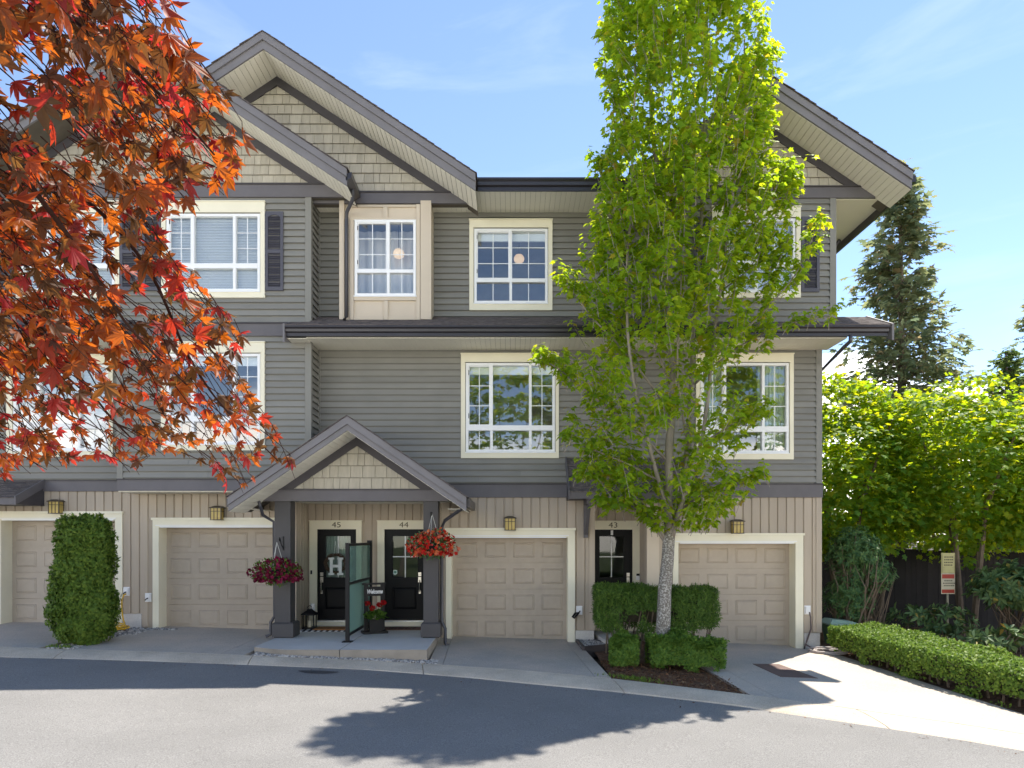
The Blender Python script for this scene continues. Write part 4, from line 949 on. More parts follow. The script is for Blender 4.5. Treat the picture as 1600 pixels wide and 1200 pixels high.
for za, zb_ in ((1.311, zt_ - .061), (SZ + .151, 1.259)):
    p = MB(); p.box(GX_ - .005, GX_ + .005, ya + .037, yz - .002, za, zb_); p.build('glass_panel', FR_ if za < 1 else FR2_, t)
for zz in (1.45, 1.9, .6, .95): 
    p = MB(); p.box(GX_ - .018, GX_ + .018, ya + .036, ya + .075, zz - .02, zz + .02); p.build('glass_clip', NICKEL, t)

# welcome stand with a pot of geraniums
wx, wy = X(585, -.3), -.3; ang = -.38
t = thing('welcome_stand', 'black welcome sign stand with a square planter box on the porch', 'sign stand', (wx, wy, SZ))
Mx = Matrix.Translation((wx, wy, SZ)) @ Matrix.Rotation(-ang, 4, 'Z')
def lbox(mb, *a):
    k = MB(); k.box(*a); mb.add([tuple(Mx @ Vector(p)) for p in k.v], k.f)
b = MB(); lbox(b, -.25, .25, -.17, .17, 0, .045); b.build('base', BLACKM, t)
for s in (-1, 1): b = MB(); lbox(b, s * .17 - .04, s * .17 + .04, -.02, .03, .046, .99); b.build('upright', BLACKM, t)
b = MB(); lbox(b, -.125, .125, -.022, .025, .76, .95); sg = b.build('sign_board', BLACKM, t)
b = MB(); lbox(b, -.24, .24, -.04, .05, .991, 1.03); b.build('top_rail', BLACKM, t)
tm = text_mesh('Welcome', .105, .003, WHITEP, shear=.25, name='sign_lettering', bold=.0035); lp = Mx @ Vector((0, -.028, .85))
put('sign_lettering', tm, sg, loc=lp, rot=(math.pi / 2, 0, -ang), scale=(.78, 1.15, 1))
b = MB(); lbox(b, -.125, .125, -.15, -.023, .046, .29); lbox(b, -.135, .135, -.155, -.15, .25, .29); b.build('planter_box', BLACKM, t)

# lantern
lx, ly = X(484, .3), .3
t = thing('lantern', 'black metal candle lantern standing on the porch beside the door', 'lantern', (lx, ly, SZ))
b = MB(); b.box(lx - .13, lx + .13, ly - .13, ly + .13, SZ + .02, SZ + .05); b.build('base', BLACKM, t)
for s in (-1, 1):
    for q in (-1, 1): b = MB(); b.box(lx + s * .11 - .01, lx + s * .11 + .01, ly + q * .11 - .01, ly + q * .11 + .01, SZ, SZ + .31); b.build('leg', BLACKM, t)
b = MB(); b.add([(lx + s * a, ly + q * a, SZ + z) for a, z in ((.15, .31), (.15, .33), (.05, .41), (.05, .43)) for s, q in ((-1, -1), (1, -1), (1, 1), (-1, 1))],
    [(0, 3, 2, 1)] + [(r * 4 + k, r * 4 + (k + 1) % 4, r * 4 + 4 + (k + 1) % 4, r * 4 + 4 + k) for r in range(3) for k in range(4)] + [(12, 13, 14, 15)]); b.build('lamp_roof', BLACKM, t)
b = MB(); b.tube([(lx + .045 * math.cos(a), ly, SZ + .46 + .045 * math.sin(a)) for a in [i * math.pi / 6 for i in range(13)]], .007, 5); b.build('handle', BLACKM, t)
b = MB(); b.lathe([(.045, 0), (.045, .14), (.01, .15)], (lx, ly, SZ + .05), 12); b.build('candle', mat('cream_candle', (.6, .55, .42), .5), t)

# door mats
COIR = mat('coir_mat', (.34, .15, .055), .95, .3, 30, bump=.6, bscale=120); DKCOIR = mat('dark_coir_mat', (.16, .085, .06), .95, .3, 30, bump=.6, bscale=120)
WHITEF = mat('white_fabric', (.6, .6, .6), .9, .05, 10); BLACKF = mat('black_fabric', (.02, .02, .022), .9, .1)
t = thing('striped_mat', 'black and white striped rug lying under the brown door mat', 'rug', (X(508, .2), .2, SZ))
mx0, mx1, my0, my1 = X(467, -.1), X(546, -.1), -.12, .62
n = 17
for k in range(n):
    a = mx0 + (mx1 - mx0) * k / n; c_ = mx0 + (mx1 - mx0) * (k + 1) / n; sk = -.08
    b = MB(); b.prism_z([(a + sk * 0, my0), (c_, my0), (c_ + sk, my1), (a + sk, my1)], SZ + .0005, SZ + .010); b.build('stripe', BLACKF if k % 2 else WHITEF, t)
b = MB(); b.box(X(488, .05), X(545, .05), .06, .56, SZ + .0105, SZ + .028); o = b.build('door_mat', COIR); tag(o, 'plain rust brown coir mat laid on the striped rug', 'door mat')
t = thing('door_mat', 'dark brown printed coir mat in front of the door numbered 44', 'door mat', (X(632, .4), .4, SZ))
b = MB(); b.box(X(598, .4), X(662, .4), .12, .62, SZ + .0005, SZ + .016); b.build('mat_body', DKCOIR, t)
b = MB(); pp = [(X(608 + i * 1.2, .35), .33 + .05 * math.sin(i * 1.35) * (1 if i % 5 else .4), SZ + .017) for i in range(36)]; b.tube(pp, .011, 4); b.build('mat_print', BLACKF, t)

# wreath with the letter H on the door of 45
hx, hz = X(524, YD - .05), Z(884, YD - .05); hy = YD - .05
t = thing('door_wreath', 'twig wreath with a large white letter H hanging on the door', 'wreath', (hx, hy, hz))
b = MB(); rr = random.Random(4)
for k in range(26):
    ph = rr.uniform(0, 6.28); R0 = .215 + rr.uniform(-.03, .03); ex = rr.uniform(-.02, .02); sp = rr.uniform(2.2, 4.5)
    b.tube([(hx + (R0 + .015 * math.sin(5 * a + k)) * math.cos(ph + a), hy + .012 + .02 * math.sin(3 * a + k), hz + .05 + (R0 + .015 * math.cos(4 * a + k)) * math.sin(ph + a) * .95) for a in [sp * i / 12 for i in range(13)]], .006, 4)
b.build('twig_ring', mat('wreath_twig', (.09, .055, .035), .85, .3, 8), t)
b = MB(); yy0, yy1 = hy - .05, hy - .02; c = (hx + .02, hz - .01)
for s in (-1, 1):
    b.box(c[0] + s * .1 - .032, c[0] + s * .1 + .032, yy0, yy1, c[1] - .17, c[1] + .17)
    for q in (-1, 1): b.box(c[0] + s * .1 - .065, c[0] + s * .1 + .065, yy0 - .002, yy1, c[1] + q * .17 - .022, c[1] + q * .17 + .022)
b.box(c[0] - .069, c[0] + .069, yy0 + .001, yy1, c[1] - .025, c[1] + .035); b.build('letter', mat('white_wood', (.8, .8, .78), .5), t)
b = MB(); b.tube([(hx - .03, hy, hz + .25), (hx, hy, hz + .55)], .004, 4); b.tube([(hx + .04, hy, hz + .25), (hx + .0, hy, hz + .55)], .004, 4); b.build('ribbon', WHITEP, t)

# iron hooks on the posts belong to the building
for px, py0, py1, s in ((443, 838, 860, -1), (673.5, 800, 818, 0)):
    x = X(px, -1.0); za, zb_ = Z(py1, -1.0), Z(py0, -1.0); b = MB(); b.box(x - .012, x + .012, -1.012, -1.0, za, zb_)
    ex = X(437 if s else 675, -1.3); b.tube([(x, -1.012, za + .04), (x + (ex - x) * .4, -1.15, za + .1), (ex, -1.3, zb_ - .02), (ex, -1.33, zb_ - .06), (ex, -1.3, zb_ - .09)], .009, 6)
    b.build('plant_hook', BLACKM, H)

# thin flat dark brown four-sided piece on the driveway
q = [ground(*p, .014) for p in ((1176, 1037), (1217, 1037.5), (1278, 1059.5), (1220, 1057))]
b = MB(); b.add([(p.x, p.y, p.z) for p in q] + [(p.x, p.y, p.z - .02) for p in q], [(3, 2, 1, 0), (0, 1, 5, 4), (1, 2, 6, 5), (2, 3, 7, 6), (3, 0, 4, 7)])
o = b.build('flat_plate', mat('dark_brown_flat', (.13, .085, .075), .8, .15, 3, bump=.2, bscale=60)); tag(o, 'flat dark brown four-sided piece on the driveway at the end unit', 'cover plate')
# manhole / valve patch on the road
g_ = ground(499, 1048, -.05)
b = MB(); rim = [(g_.x + .3 * (1 + .2 * math.sin(3 * a)) * math.cos(a), g_.y - .1 + .13 * (1 + .15 * math.cos(2 * a)) * math.sin(a)) for a in [i * math.pi / 10 for i in range(20)]]
b.v = [(g_.x, g_.y - .1, zg(g_.x, g_.y - .1) - .049)] + [(x, y, zg(x, y) - .049) for x, y in rim]; b.f = [(0, 1 + i, 1 + (i + 1) % 20) for i in range(20)]; o = b.build('asphalt_patch', mat('tar_patch', (.05, .05, .052), .85, .3, 12, bump=.4, bscale=150)); tag(o, 'small dark tar patch on the asphalt below the porch step', 'asphalt patch')
# stone chip tray and landing beside the door of 43
t = thing('stepping_pad', None, None, (1.9, 0, .05)); t['kind'] = 'structure'
b = MB(); b.prism_z([(X(930, -.0), .8), (X(945, -.7), -.55), (X(962, -.7), -.75), (2.7, .8)], -.15, .1); b.build('concrete_slab', SLAB, t)
tr = thing('stone_tray', 'low timber edged tray of grey stone chips beside the garage', 'edging', (1.5, -.6, -.05))
tb = MB(); A_ = Vector((1.36, -.02, 0)); B_ = Vector((1.40, -1.02, 0)); C_ = Vector((2.0, -.66, 0)); D_ = Vector((1.72, -.02, 0)); zt0 = .0
def wallseg(mb, a, b_, w, za, zb_):
    d = (b_ - a).normalized(); n_ = Vector((-d.y, d.x, 0)) * w / 2
    mb.prism_z([(a - n_).xy[:], (b_ - n_).xy[:], (b_ + n_).xy[:], (a + n_).xy[:]], za, zb_)
for a, c_ in ((A_, B_), (B_, C_), (C_, D_)):
    k = MB(); wallseg(k, a, c_, .05, -.2, zt0 + .035); k.build('timber_edge', mat('edge_timber', (.09, .075, .07), .9, .2), tr)

# sign post in the garden
sx, sy = X(1481, 1.0), 1.0; gz = zg(sx, sy)
t = thing('sign_post', 'two small weathered notice signs on a thin metal post in the garden', 'sign', (sx, sy, gz))
b = MB(); b.box(sx - .02, sx + .02, sy, sy + .03, gz - .2, Z(866, sy)); b.build('post', mat('galvanised_post', (.3, .29, .22), .6, .15, metal=.3), t)
SIGN1 = mat('yellowed_sign', (.42, .38, .16), .5, .12, 4); SIGN2 = mat('faded_sign', (.52, .47, .33), .5, .1, 4); SRED = mat('sign_red', (.36, .04, .02), .5, .15); SDARK = mat('sign_print', (.10, .09, .05), .6)
z0s, z1s, z2s = Z(928, sy), Z(895.5, sy), Z(864, sy); w = .152
b = MB(); b.box(sx - w, sx + w, sy - .012, sy - .001, z0s, z1s - .004); lo = b.build('sign_panel', SIGN2, t); 
b = MB(); b.box(sx - w, sx + w, sy - .0125, sy - .001, z1s + .001, z2s); hi = b.build('sign_panel', SIGN1, t)
hz_ = z1s - z0s
b = MB(); b.box(sx - w + .015, sx + w - .015, sy - .0145, sy - .0122, z1s - .12, z1s - .025); b.box(sx - w + .012, sx + w - .012, sy - .0145, sy - .0122, z0s + .02, z0s + .10); b.build('sign_band', SRED, lo)
b = MB()
for k, (fr0, fr1) in enumerate(((.2, .82), (.12, .9), (.18, .86))):
    z = z1s - .17 - k * .055; x = sx - w + 2 * w * fr0
    while x < sx - w + 2 * w * fr1: l = random.uniform(.015, .04); b.box(x, x + l, sy - .0142, sy - .0121, z - .012, z + .012); x += l + .009
b.build('sign_print', SDARK, lo)
b = MB()
for xx in (-.1, .1): b.lathe([(.012, 0), (.012, .004)], (sx + xx, sy - .016, z1s + .12), 6)
b.box(sx - w + .012, sx - w + .02, sy - .0144, sy - .0126, z1s + .03, z2s - .03); b.box(sx + w - .02, sx + w - .012, sy - .0144, sy - .0126, z1s + .03, z2s - .03)
for k in range(4):
    z = z1s + .18 + k * .06; x = sx - .09
    while x < sx + .09: l = random.uniform(.02, .045); b.box(x, x + l, sy - .0142, sy - .0126, z - .014, z + .014); x += l + .01
b.build('sign_print', SDARK, hi)

# dark board fence behind the garden
FEN = mat('dark_fence_board', (.022, .02, .021), .85, .3, 2, rand=.25)
t = thing('garden_fence', 'tall dark stained board fence behind the rhododendrons', 'fence', (12, 4.6, 0))
fb = MB(); fb.box(-.072, .072, -.012, .012, 0, 1); fme = fb.mesh('fence_board', FEN)
x = 7.4; k = 0
while x < 22:
    gz = zg(min(x, 14), 3) - .1; put('fence_board', fme, t, loc=(x, 4.6 + random.uniform(-.004, .004), gz), scale=(1, 1, 2.2 + random.uniform(-.01, .01))); x += .15
for zz in (.35, 1.75): b = MB(); b.box(7.3, 22, 4.615, 4.66, zz - .25, zz - .16); b.build('fence_rail', FEN, t)
for k in range(7): b = MB(); b.box(7.6 + k * 2.3, 7.7 + k * 2.3, 4.53, 4.585, -.5, 2.0); b.build('fence_post', FEN, t)
# green lidded bin half hidden at the corner
bx, by = X(1311, .8), .8; gz = zg(bx, by)
t = thing('green_bin', 'pale green lidded bin half hidden behind the hedge at the house corner', 'bin', (bx, by, gz))
GB = mat('green_plastic', (.12, .24, .15), .5, .15, 3); GL = mat('pale_green_lid', (.30, .42, .31), .5, .1, 3)
zt_ = Z(975, by)
b = MB(); b.add([(bx - .22, by - .2, gz), (bx + .22, by - .2, gz), (bx + .22, by + .2, gz), (bx - .22, by + .2, gz), (bx - .29, by - .26, zt_), (bx + .29, by - .26, zt_), (bx + .29, by + .26, zt_), (bx - .29, by + .26, zt_)], [(0, 3, 2, 1), (4, 5, 6, 7), (0, 1, 5, 4), (1, 2, 6, 5), (2, 3, 7, 6), (3, 0, 4, 7)]); b.build('bin_body', GB, t)
b = MB(); b.add([(bx - .33, by - .3, zt_ + .001), (bx + .33, by - .3, zt_ + .001), (bx + .33, by + .3, zt_ + .001), (bx - .33, by + .3, zt_ + .001), (bx - .33, by - .3, zt_ + .03), (bx + .33, by - .3, zt_ + .03), (bx + .33, by + .3, zt_ + .03), (bx - .33, by + .3, zt_ + .03), (bx - .24, by - .2, zt_ + .12), (bx + .2, by - .2, zt_ + .08), (bx + .2, by + .2, zt_ + .08), (bx - .24, by + .2, zt_ + .12)],
    [(0, 3, 2, 1), (0, 1, 5, 4), (1, 2, 6, 5), (2, 3, 7, 6), (3, 0, 4, 7), (4, 5, 9, 8), (5, 6, 10, 9), (6, 7, 11, 10), (7, 4, 8, 11), (8, 9, 10, 11)]); b.build('lid', GL, t)

# pebbles: beside the porch edge, by the yellow hose, in the tray
PEB = [mat('pebble_pale', (.42, .40, .37), .85, .3, 14), mat('pebble_grey', (.2, .19, .18), .85, .4, 14)]
def pebbles(name, n, place, r0, r1, m, seed):
    rr = random.Random(seed); mb = MB()
    for _ in range(n):
        x, y, z = place(rr); r = rr.uniform(r0, r1); a = rr.uniform(0, 6.28); s1, s2, s3 = r * rr.uniform(.8, 1.4), r * rr.uniform(.7, 1), r * rr.uniform(.5, .8)
        pv = []
        for (u, v, w_) in ((1, 0, 0), (.3, .9, .1), (-.9, .4, 0), (-.6, -.8, .1), (.5, -.8, 0), (.1, .05, 1), (0, 0, -1)):
            u *= rr.uniform(.8, 1.2); v *= rr.uniform(.8, 1.2); pv.append((x + s1 * (u * math.cos(a) - v * math.sin(a)), y + s2 * (u * math.sin(a) + v * math.cos(a)), z + s3 * w_ + s3 * .3))
        mb.add(pv, [(0, 1, 5), (1, 2, 5), (2, 3, 5), (3, 4, 5), (4, 0, 5), (1, 0, 6), (2, 1, 6), (3, 2, 6), (4, 3, 6), (0, 4, 6)])
    o = mb.build(name, m[0]); o.data.materials.append(m[1])
    o.data.polygons.foreach_set('material_index', [int(noise.random() < .5) if False else (i // 10 * 7919 % 13) % 2 for i in range(len(o.data.polygons))])
    return o
def pl1(rr):
    x = rr.uniform(-4.55, -1.30); t = rr.random(); a = slab_front(max(-4.6, min(-1.49, x))) - .01; e = yb(x) + .02
    if x > -1.5: a = -2.45
    y = a + (e - a) * t; return x, y, zg(x, y) + .0
g0 = pebbles('gravel', 900, pl1, .012, .036, PEB, 1); tag(g0, 'strip of grey and white river stones along the porch edge', 'gravel', None, 'stuff')
def pl2(rr):
    x = rr.uniform(-8.15, -7.0) ; y = rr.uniform(-.9, -.02)
    if x > -7.45: y = rr.uniform(-.22, -.03)
    return x, y, zg(x, y) + .0
g1 = pebbles('gravel', 650, pl2, .014, .04, PEB, 2); tag(g1, 'grey stones at the foot of the wall around the yellow hose', 'gravel', None, 'stuff')
def pl2b(rr):
    x = rr.uniform(-8.1, -7.62); y = rr.uniform(yb(-7.9) + .03, -.9); return x, y, zg(x, y)
g1 = pebbles('gravel', 500, pl2b, .012, .034, PEB, 9); tag(g1, 'small stones scattered under the clipped column shrub', 'gravel', None, 'stuff')
def pl3(rr):
    while True:
        x, y = rr.uniform(1.38, 1.98), rr.uniform(-1.0, -.03)
        s = (y + .02) / -1.0
        if y > -1.02 + (x - 1.40) * .6 + .03 and x < 1.72 + .28 * min(1, -y / .64) - .02: return x, y, .0
g2 = pebbles('gravel', 420, pl3, .018, .045, PEB, 3); tag(g2, 'grey stone chips filling the timber edged tray', 'gravel', None, 'stuff')
# ------------------------------------------------------------------ plants
def fan(center, rim, dz=lambda x, y: 0.0):
    v = [(center[0], center[1], dz(*center))] + [(x, y, dz(x, y)) for x, y in rim]; n = len(rim)
    return np.array(v, float), np.array([(0, 1 + i, 1 + (i + 1) % n) for i in range(n)], int)
droop = lambda k: (lambda x, y: -k * (x * x + (y - .3) ** 2))
MAPLE = fan((0, .36), [(0, 0), (.2, -.04), (.40, .10), (.27, .28), (.56, .50), (.36, .56), (.2, .62), (.16, .8), (0, 1.05), (-.16, .8), (-.2, .62), (-.36, .56), (-.56, .50), (-.27, .28), (-.40, .10), (-.2, -.04)], droop(.35))
def jleaf(seed):
    fold = random.Random(seed * 7).uniform(.1, .45)
    rr = random.Random(seed); rim = []
    lob = [(-128, .36), (-88, .66), (-46, .92), (0, 1.0), (46, .92), (88, .66), (128, .36)]
    for i, (a, l) in enumerate(lob):
        a = math.radians(a + rr.uniform(-5, 5)); l *= rr.uniform(.9, 1.08); w = .17 * l + .02
        d = (math.sin(a), math.cos(a)); n_ = (-d[1], d[0])
        pt = lambda r, o: (d[0] * r + n_[0] * o, d[1] * r + n_[1] * o)
        if i == 0: rim.append((0, -.04))
        rim += [pt(.30 * l, w * .8)[0:2], pt(.55 * l, w), pt(.8 * l, w * .42), pt(l, 0), pt(.8 * l, -w * .42), pt(.55 * l, -w)]
        if i < 6:
            am = math.radians((lob[i][0] + lob[i + 1][0]) / 2); rim.append((math.sin(am) * .26, math.cos(am) * .26))
    k = rr.uniform(.15, .6)
    return fan((0, 0), rim[::-1], lambda x, y: -k * (x * x + y * y) + .07 * math.sin(6 * x + 3 * y + seed) - fold * abs(x) * .6)
JL = [jleaf(s) for s in (1, 2, 3, 4, 5, 6)]
OVAL = (np.array([(0, 0, 0), (.26, .35, .07), (.2, .75, .05), (0, 1, -.06), (-.2, .75, .05), (-.26, .35, .07), (0, .5, -.02)], float), np.array([(6, 0, 1), (6, 1, 2), (6, 2, 3), (6, 3, 4), (6, 4, 5), (6, 5, 0)]))
LANCE = (np.array([(0, 0, 0), (.13, .4, .04), (0, 1, -.12), (-.13, .4, .04)], float), np.array([(0, 1, 3), (1, 2, 3)]))
SMALL = (np.array([(0, 0, 0), (.3, .5, .08), (0, 1, -.05), (-.3, .5, .08)], float), np.array([(0, 1, 3), (1, 2, 3)]))
LONGOVAL = (np.array([(0, 0, 0), (.15, .35, .05), (.15, .7, .04), (0, 1, -.08), (-.15, .7, .04), (-.15, .35, .05), (0, .5, -.02)], float), np.array([(6, 0, 1), (6, 1, 2), (6, 2, 3), (6, 3, 4), (6, 4, 5), (6, 5, 0)]))
SPRAY = (np.array([(0, 0, 0), (.10, .2, 0), (.30, .34, -.05), (.13, .42, 0), (.26, .62, -.06), (.08, .66, 0), (0, 1, -.1), (-.08, .66, 0), (-.26, .62, -.06), (-.13, .42, 0), (-.30, .34, -.05), (-.10, .2, 0)], float),
         np.array([(0, 1, 11), (1, 2, 3), (1, 3, 9), (11, 1, 9), (9, 10, 11), (3, 4, 5), (3, 5, 7), (9, 3, 7), (7, 8, 9), (5, 6, 7)]))

def unit(a): return a / np.maximum(np.linalg.norm(a, axis=-1, keepdims=True), 1e-9)
def frames(tip, nrm):
    t = unit(np.asarray(tip, float)); n = np.asarray(nrm, float); n = unit(n - t * np.sum(n * t, -1, keepdims=True)); x = np.cross(t, n)
    return np.stack([x, t, n], -1)          # columns: leaf x, leaf tip (y), leaf normal (z)
def cloud(name, base, pos, fr, scale, tint, m, parent=None, kind='stuff'):
    bv, bf = base; M_ = len(pos); nv = len(bv)
    V = (np.einsum('mij,vj->mvi', fr, bv) * np.asarray(scale)[:, None, None] + np.asarray(pos)[:, None, :]).reshape(-1, 3)
    Fi = (bf[None] + (np.arange(M_) * nv)[:, None, None]).reshape(-1, 3)
    me = bpy.data.meshes.new(name); me.vertices.add(len(V)); me.vertices.foreach_set('co', V.astype(np.float32).ravel())
    me.loops.add(len(Fi) * 3); me.loops.foreach_set('vertex_index', Fi.astype(np.int32).ravel())
    me.polygons.add(len(Fi)); me.polygons.foreach_set('loop_start', (np.arange(len(Fi)) * 3).astype(np.int32)); me.polygons.foreach_set('loop_total', np.full(len(Fi), 3, np.int32))
    me.update(calc_edges=True)
    at = me.attributes.new('tint', 'FLOAT', 'POINT'); at.data.foreach_set('value', np.repeat(np.asarray(tint, np.float32), nv))
    me.materials.append(m)
    return put(name, me, parent, kind=kind)
def leaf_objects(name, base, pos, fr, scale, m, parent):
    """leaves large enough to be told apart, each an object sharing one mesh"""
    me = bpy.data.meshes.new(name); me.from_pydata([tuple(v) for v in base[0]], [], [tuple(int(i) for i in f) for f in base[1]]); me.materials.append(m)
    for p, f, s in zip(pos, fr, scale):
        e = Matrix([list(r) for r in f]).to_euler(); put(name, me, parent, loc=tuple(p), rot=tuple(e), scale=(s, s, s))
def rnd(n, s=1.0): return rng.normal(size=(n, 3)) * s
def ncl(pts_, k, seed=0.0): return np.array([noise.noise(Vector((p[0] * k + seed, p[1] * k - seed, p[2] * k + 2 * seed))) for p in pts_])
def px_of(p): d = p[..., 1] + CD; return 800 + F * p[..., 0] / d, 840 - F * (p[..., 2] - CZ) / d

G_STREET = leafmat('street_maple_leaf', [(0, (.11, .21, .03)), (.4, (.16, .27, .03)), (.7, (.21, .315, .03)), (.96, (.28, .35, .03)), (1, (.34, .24, .05))], .57, .45, .3,
                   [(0, (.34, .53, .02)), (.5, (.50, .67, .022)), (.96, (.68, .73, .024)), (1, (.68, .46, .04))])
G_VINE = leafmat('garden_maple_leaf', [(0, (.06, .165, .03)), (.5, (.095, .215, .034)), (.93, (.15, .26, .03)), (1, (.24, .26, .025))], .5, .4, .35,
                 [(0, (.32, .54, .016)), (.5, (.54, .68, .02)), (.93, (.74, .74, .022)), (1, (.74, .66, .02))])
G_RED = leafmat('red_maple_leaf', [(0, (.06, .026, .018)), (.3, (.06, .042, .02)), (.55, (.085, .032, .018)), (.8, (.12, .022, .016)), (1, (.15, .018, .024))], .45, .42, .42,
                [(0, (.16, .05, .015)), (.2, (.24, .11, .02)), (.36, (.66, .14, .012)), (.62, (.8, .19, .012)), (.85, (.72, .065, .018)), (1, (.6, .03, .035))])
G_BOX = leafmat('box_leaf', [(0, (.09, .19, .035)), (.5, (.13, .25, .04)), (1, (.2, .32, .05))], .4, .35, .45)
G_LONG = leafmat('privet_leaf', [(0, (.09, .17, .03)), (.5, (.14, .24, .032)), (1, (.22, .31, .045))], .4, .35, .45)
G_YEW = leafmat('yew_needle', [(0, (.05, .11, .022)), (.5, (.08, .16, .028)), (1, (.13, .22, .035))], .3, .45, .35)
G_CEDAR = leafmat('cedar_spray', [(0, (.07, .135, .024)), (.5, (.11, .19, .03)), (1, (.17, .25, .04))], .35, .5, .3)
G_RHODO = leafmat('rhododendron_leaf', [(0, (.06, .12, .045)), (.5, (.09, .165, .06)), (.94, (.15, .22, .07)), (1, (.4, .28, .06))], .25, .28, .6)
G_PIERIS = leafmat('pieris_leaf', [(0, (.06, .14, .055)), (.5, (.09, .19, .065)), (1, (.15, .24, .07))], .3, .32, .5)
G_CON = leafmat('conifer_needle', [(0, (.15, .20, .11)), (.5, (.23, .27, .13)), (.85, (.3, .32, .14)), (1, (.32, .24, .12))], .6, .6, .2)
G_FIR = leafmat('fir_needle', [(0, (.10, .17, .05)), (1, (.2, .26, .07))], .45, .6, .2)
INNER = mat('hedge_dark_core', (.035, .03, .018), .95, .4, 8)  # dark filler colour for the cores, stands in for the shaded inside

# --- clipped hedges: leaves over an uneven rounded surface, dark filler core inside to block light
def shell(n, surf, leaf, size, depth, m, parent, base, jit=.9, up=.25, name='foliage', noise_amp=.05, nk=3.0, hole=None, seed=1.0):
    u = rng.random(n); v = rng.random(n)
    P, N_ = surf(u, v)
    N_ = unit(N_); d = rng.exponential(depth, n)
    P = P + N_ * (ncl(P, nk, seed) * noise_amp)[:, None] + N_ * (ncl(P, nk * 4.3, seed) * noise_amp * .5)[:, None] - N_ * d[:, None]
    if hole is not None: k = hole(P); P, N_ = P[k], N_[k]
    q = len(P); r_ = rnd(q); tip = r_ - N_ * np.sum(r_ * N_, -1, keepdims=True) * .8 + N_ * .35 + np.array([0, 0, up * .6]); nr = N_ + rnd(q, jit * .35) + np.array([0, 0, .45])
    return cloud(name, base, P, frames(tip, nr), size * rng.uniform(.65, 1.25, q), rng.random(q), m, parent)
def boxsurf(pts_front, pts_back, z_of, h_of, top_round=.1):
    """hedge along a polyline: front and back base lines, surface = front, top, back, ends"""
    pf, pb = np.array(pts_front, float), np.array(pts_back, float)
    def lerp(a, t): s = np.linspace(0, 1, len(a)); return np.stack([np.interp(t, s, a[:, k]) for k in range(2)], -1)
    def surf(u, v):
        f, b = lerp(pf, u), lerp(pb, u); n = len(u)
        h = h_of(u); z = z_of(f[:, 0], f[:, 1]); w = np.linalg.norm(b - f, axis=1); dirn = (b - f) / w[:, None]
        per = 2 * h + w; s = v * per
        P = np.zeros((n, 3)); N_ = np.zeros((n, 3))
        a = s < h; c = (s >= h) & (s < h + w); e = s >= h + w
        P[a, :2] = f[a]; P[a, 2] = z[a] + s[a]; N_[a, :2] = -dirn[a]
        P[c, :2] = f[c] + dirn[c] * (s[c] - h[c])[:, None]; P[c, 2] = z[c] + h[c]; N_[c, 2] = 1
        P[e, :2] = b[e]; P[e, 2] = z[e] + (per[e] - s[e]); N_[e, :2] = dirn[e]
        # round the upper edges and the ends
        t = np.clip((P[:, 2] - z - h + top_round) / top_round, 0, 1); inw = np.where(a, 1, np.where(e, -1, 0)) * t ** 2 * top_round * .5
        P[:, :2] += dirn * inw[:, None]; N_[:, 2] += t * .8 * (~c)
        ends = rng.random(n) < .16 * (w + .2) / 1.0
        k = np.where(ends)[0]; q = rng.random(len(k)); side = rng.random(len(k)) < .5
        for idx, (i, qq, sd) in enumerate(zip(k, q, side)):
            uu = 0.0 if sd else 1.0; f0, b0 = lerp(pf, np.array([uu]))[0], lerp(pb, np.array([uu]))[0]; f1 = lerp(pf, np.array([.05 if sd else .95]))[0]
            P[i, :2] = f0 + (b0 - f0) * qq; P[i, 2] = z_of(np.array([f0[0]]), np.array([f0[1]]))[0] + rng.random() * h_of(np.array([uu]))[0]; o = f0 - f1; N_[i] = (o[0], o[1], .1); N_[i] /= np.linalg.norm(N_[i])
        return P, N_
    return surf
zgv = np.vectorize(zg)
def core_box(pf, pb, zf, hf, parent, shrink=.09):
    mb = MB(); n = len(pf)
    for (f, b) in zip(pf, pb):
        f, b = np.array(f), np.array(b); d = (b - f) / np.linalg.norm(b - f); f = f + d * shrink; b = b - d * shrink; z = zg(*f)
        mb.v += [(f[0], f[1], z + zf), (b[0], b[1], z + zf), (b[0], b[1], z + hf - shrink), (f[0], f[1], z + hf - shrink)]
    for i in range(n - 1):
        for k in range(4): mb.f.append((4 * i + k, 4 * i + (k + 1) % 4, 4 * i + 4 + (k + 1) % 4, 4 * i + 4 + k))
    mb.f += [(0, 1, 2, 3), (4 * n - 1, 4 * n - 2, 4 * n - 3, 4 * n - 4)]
    return mb.build('branches', INNER, parent)  # solid dark core added to stop light passing through the hedge

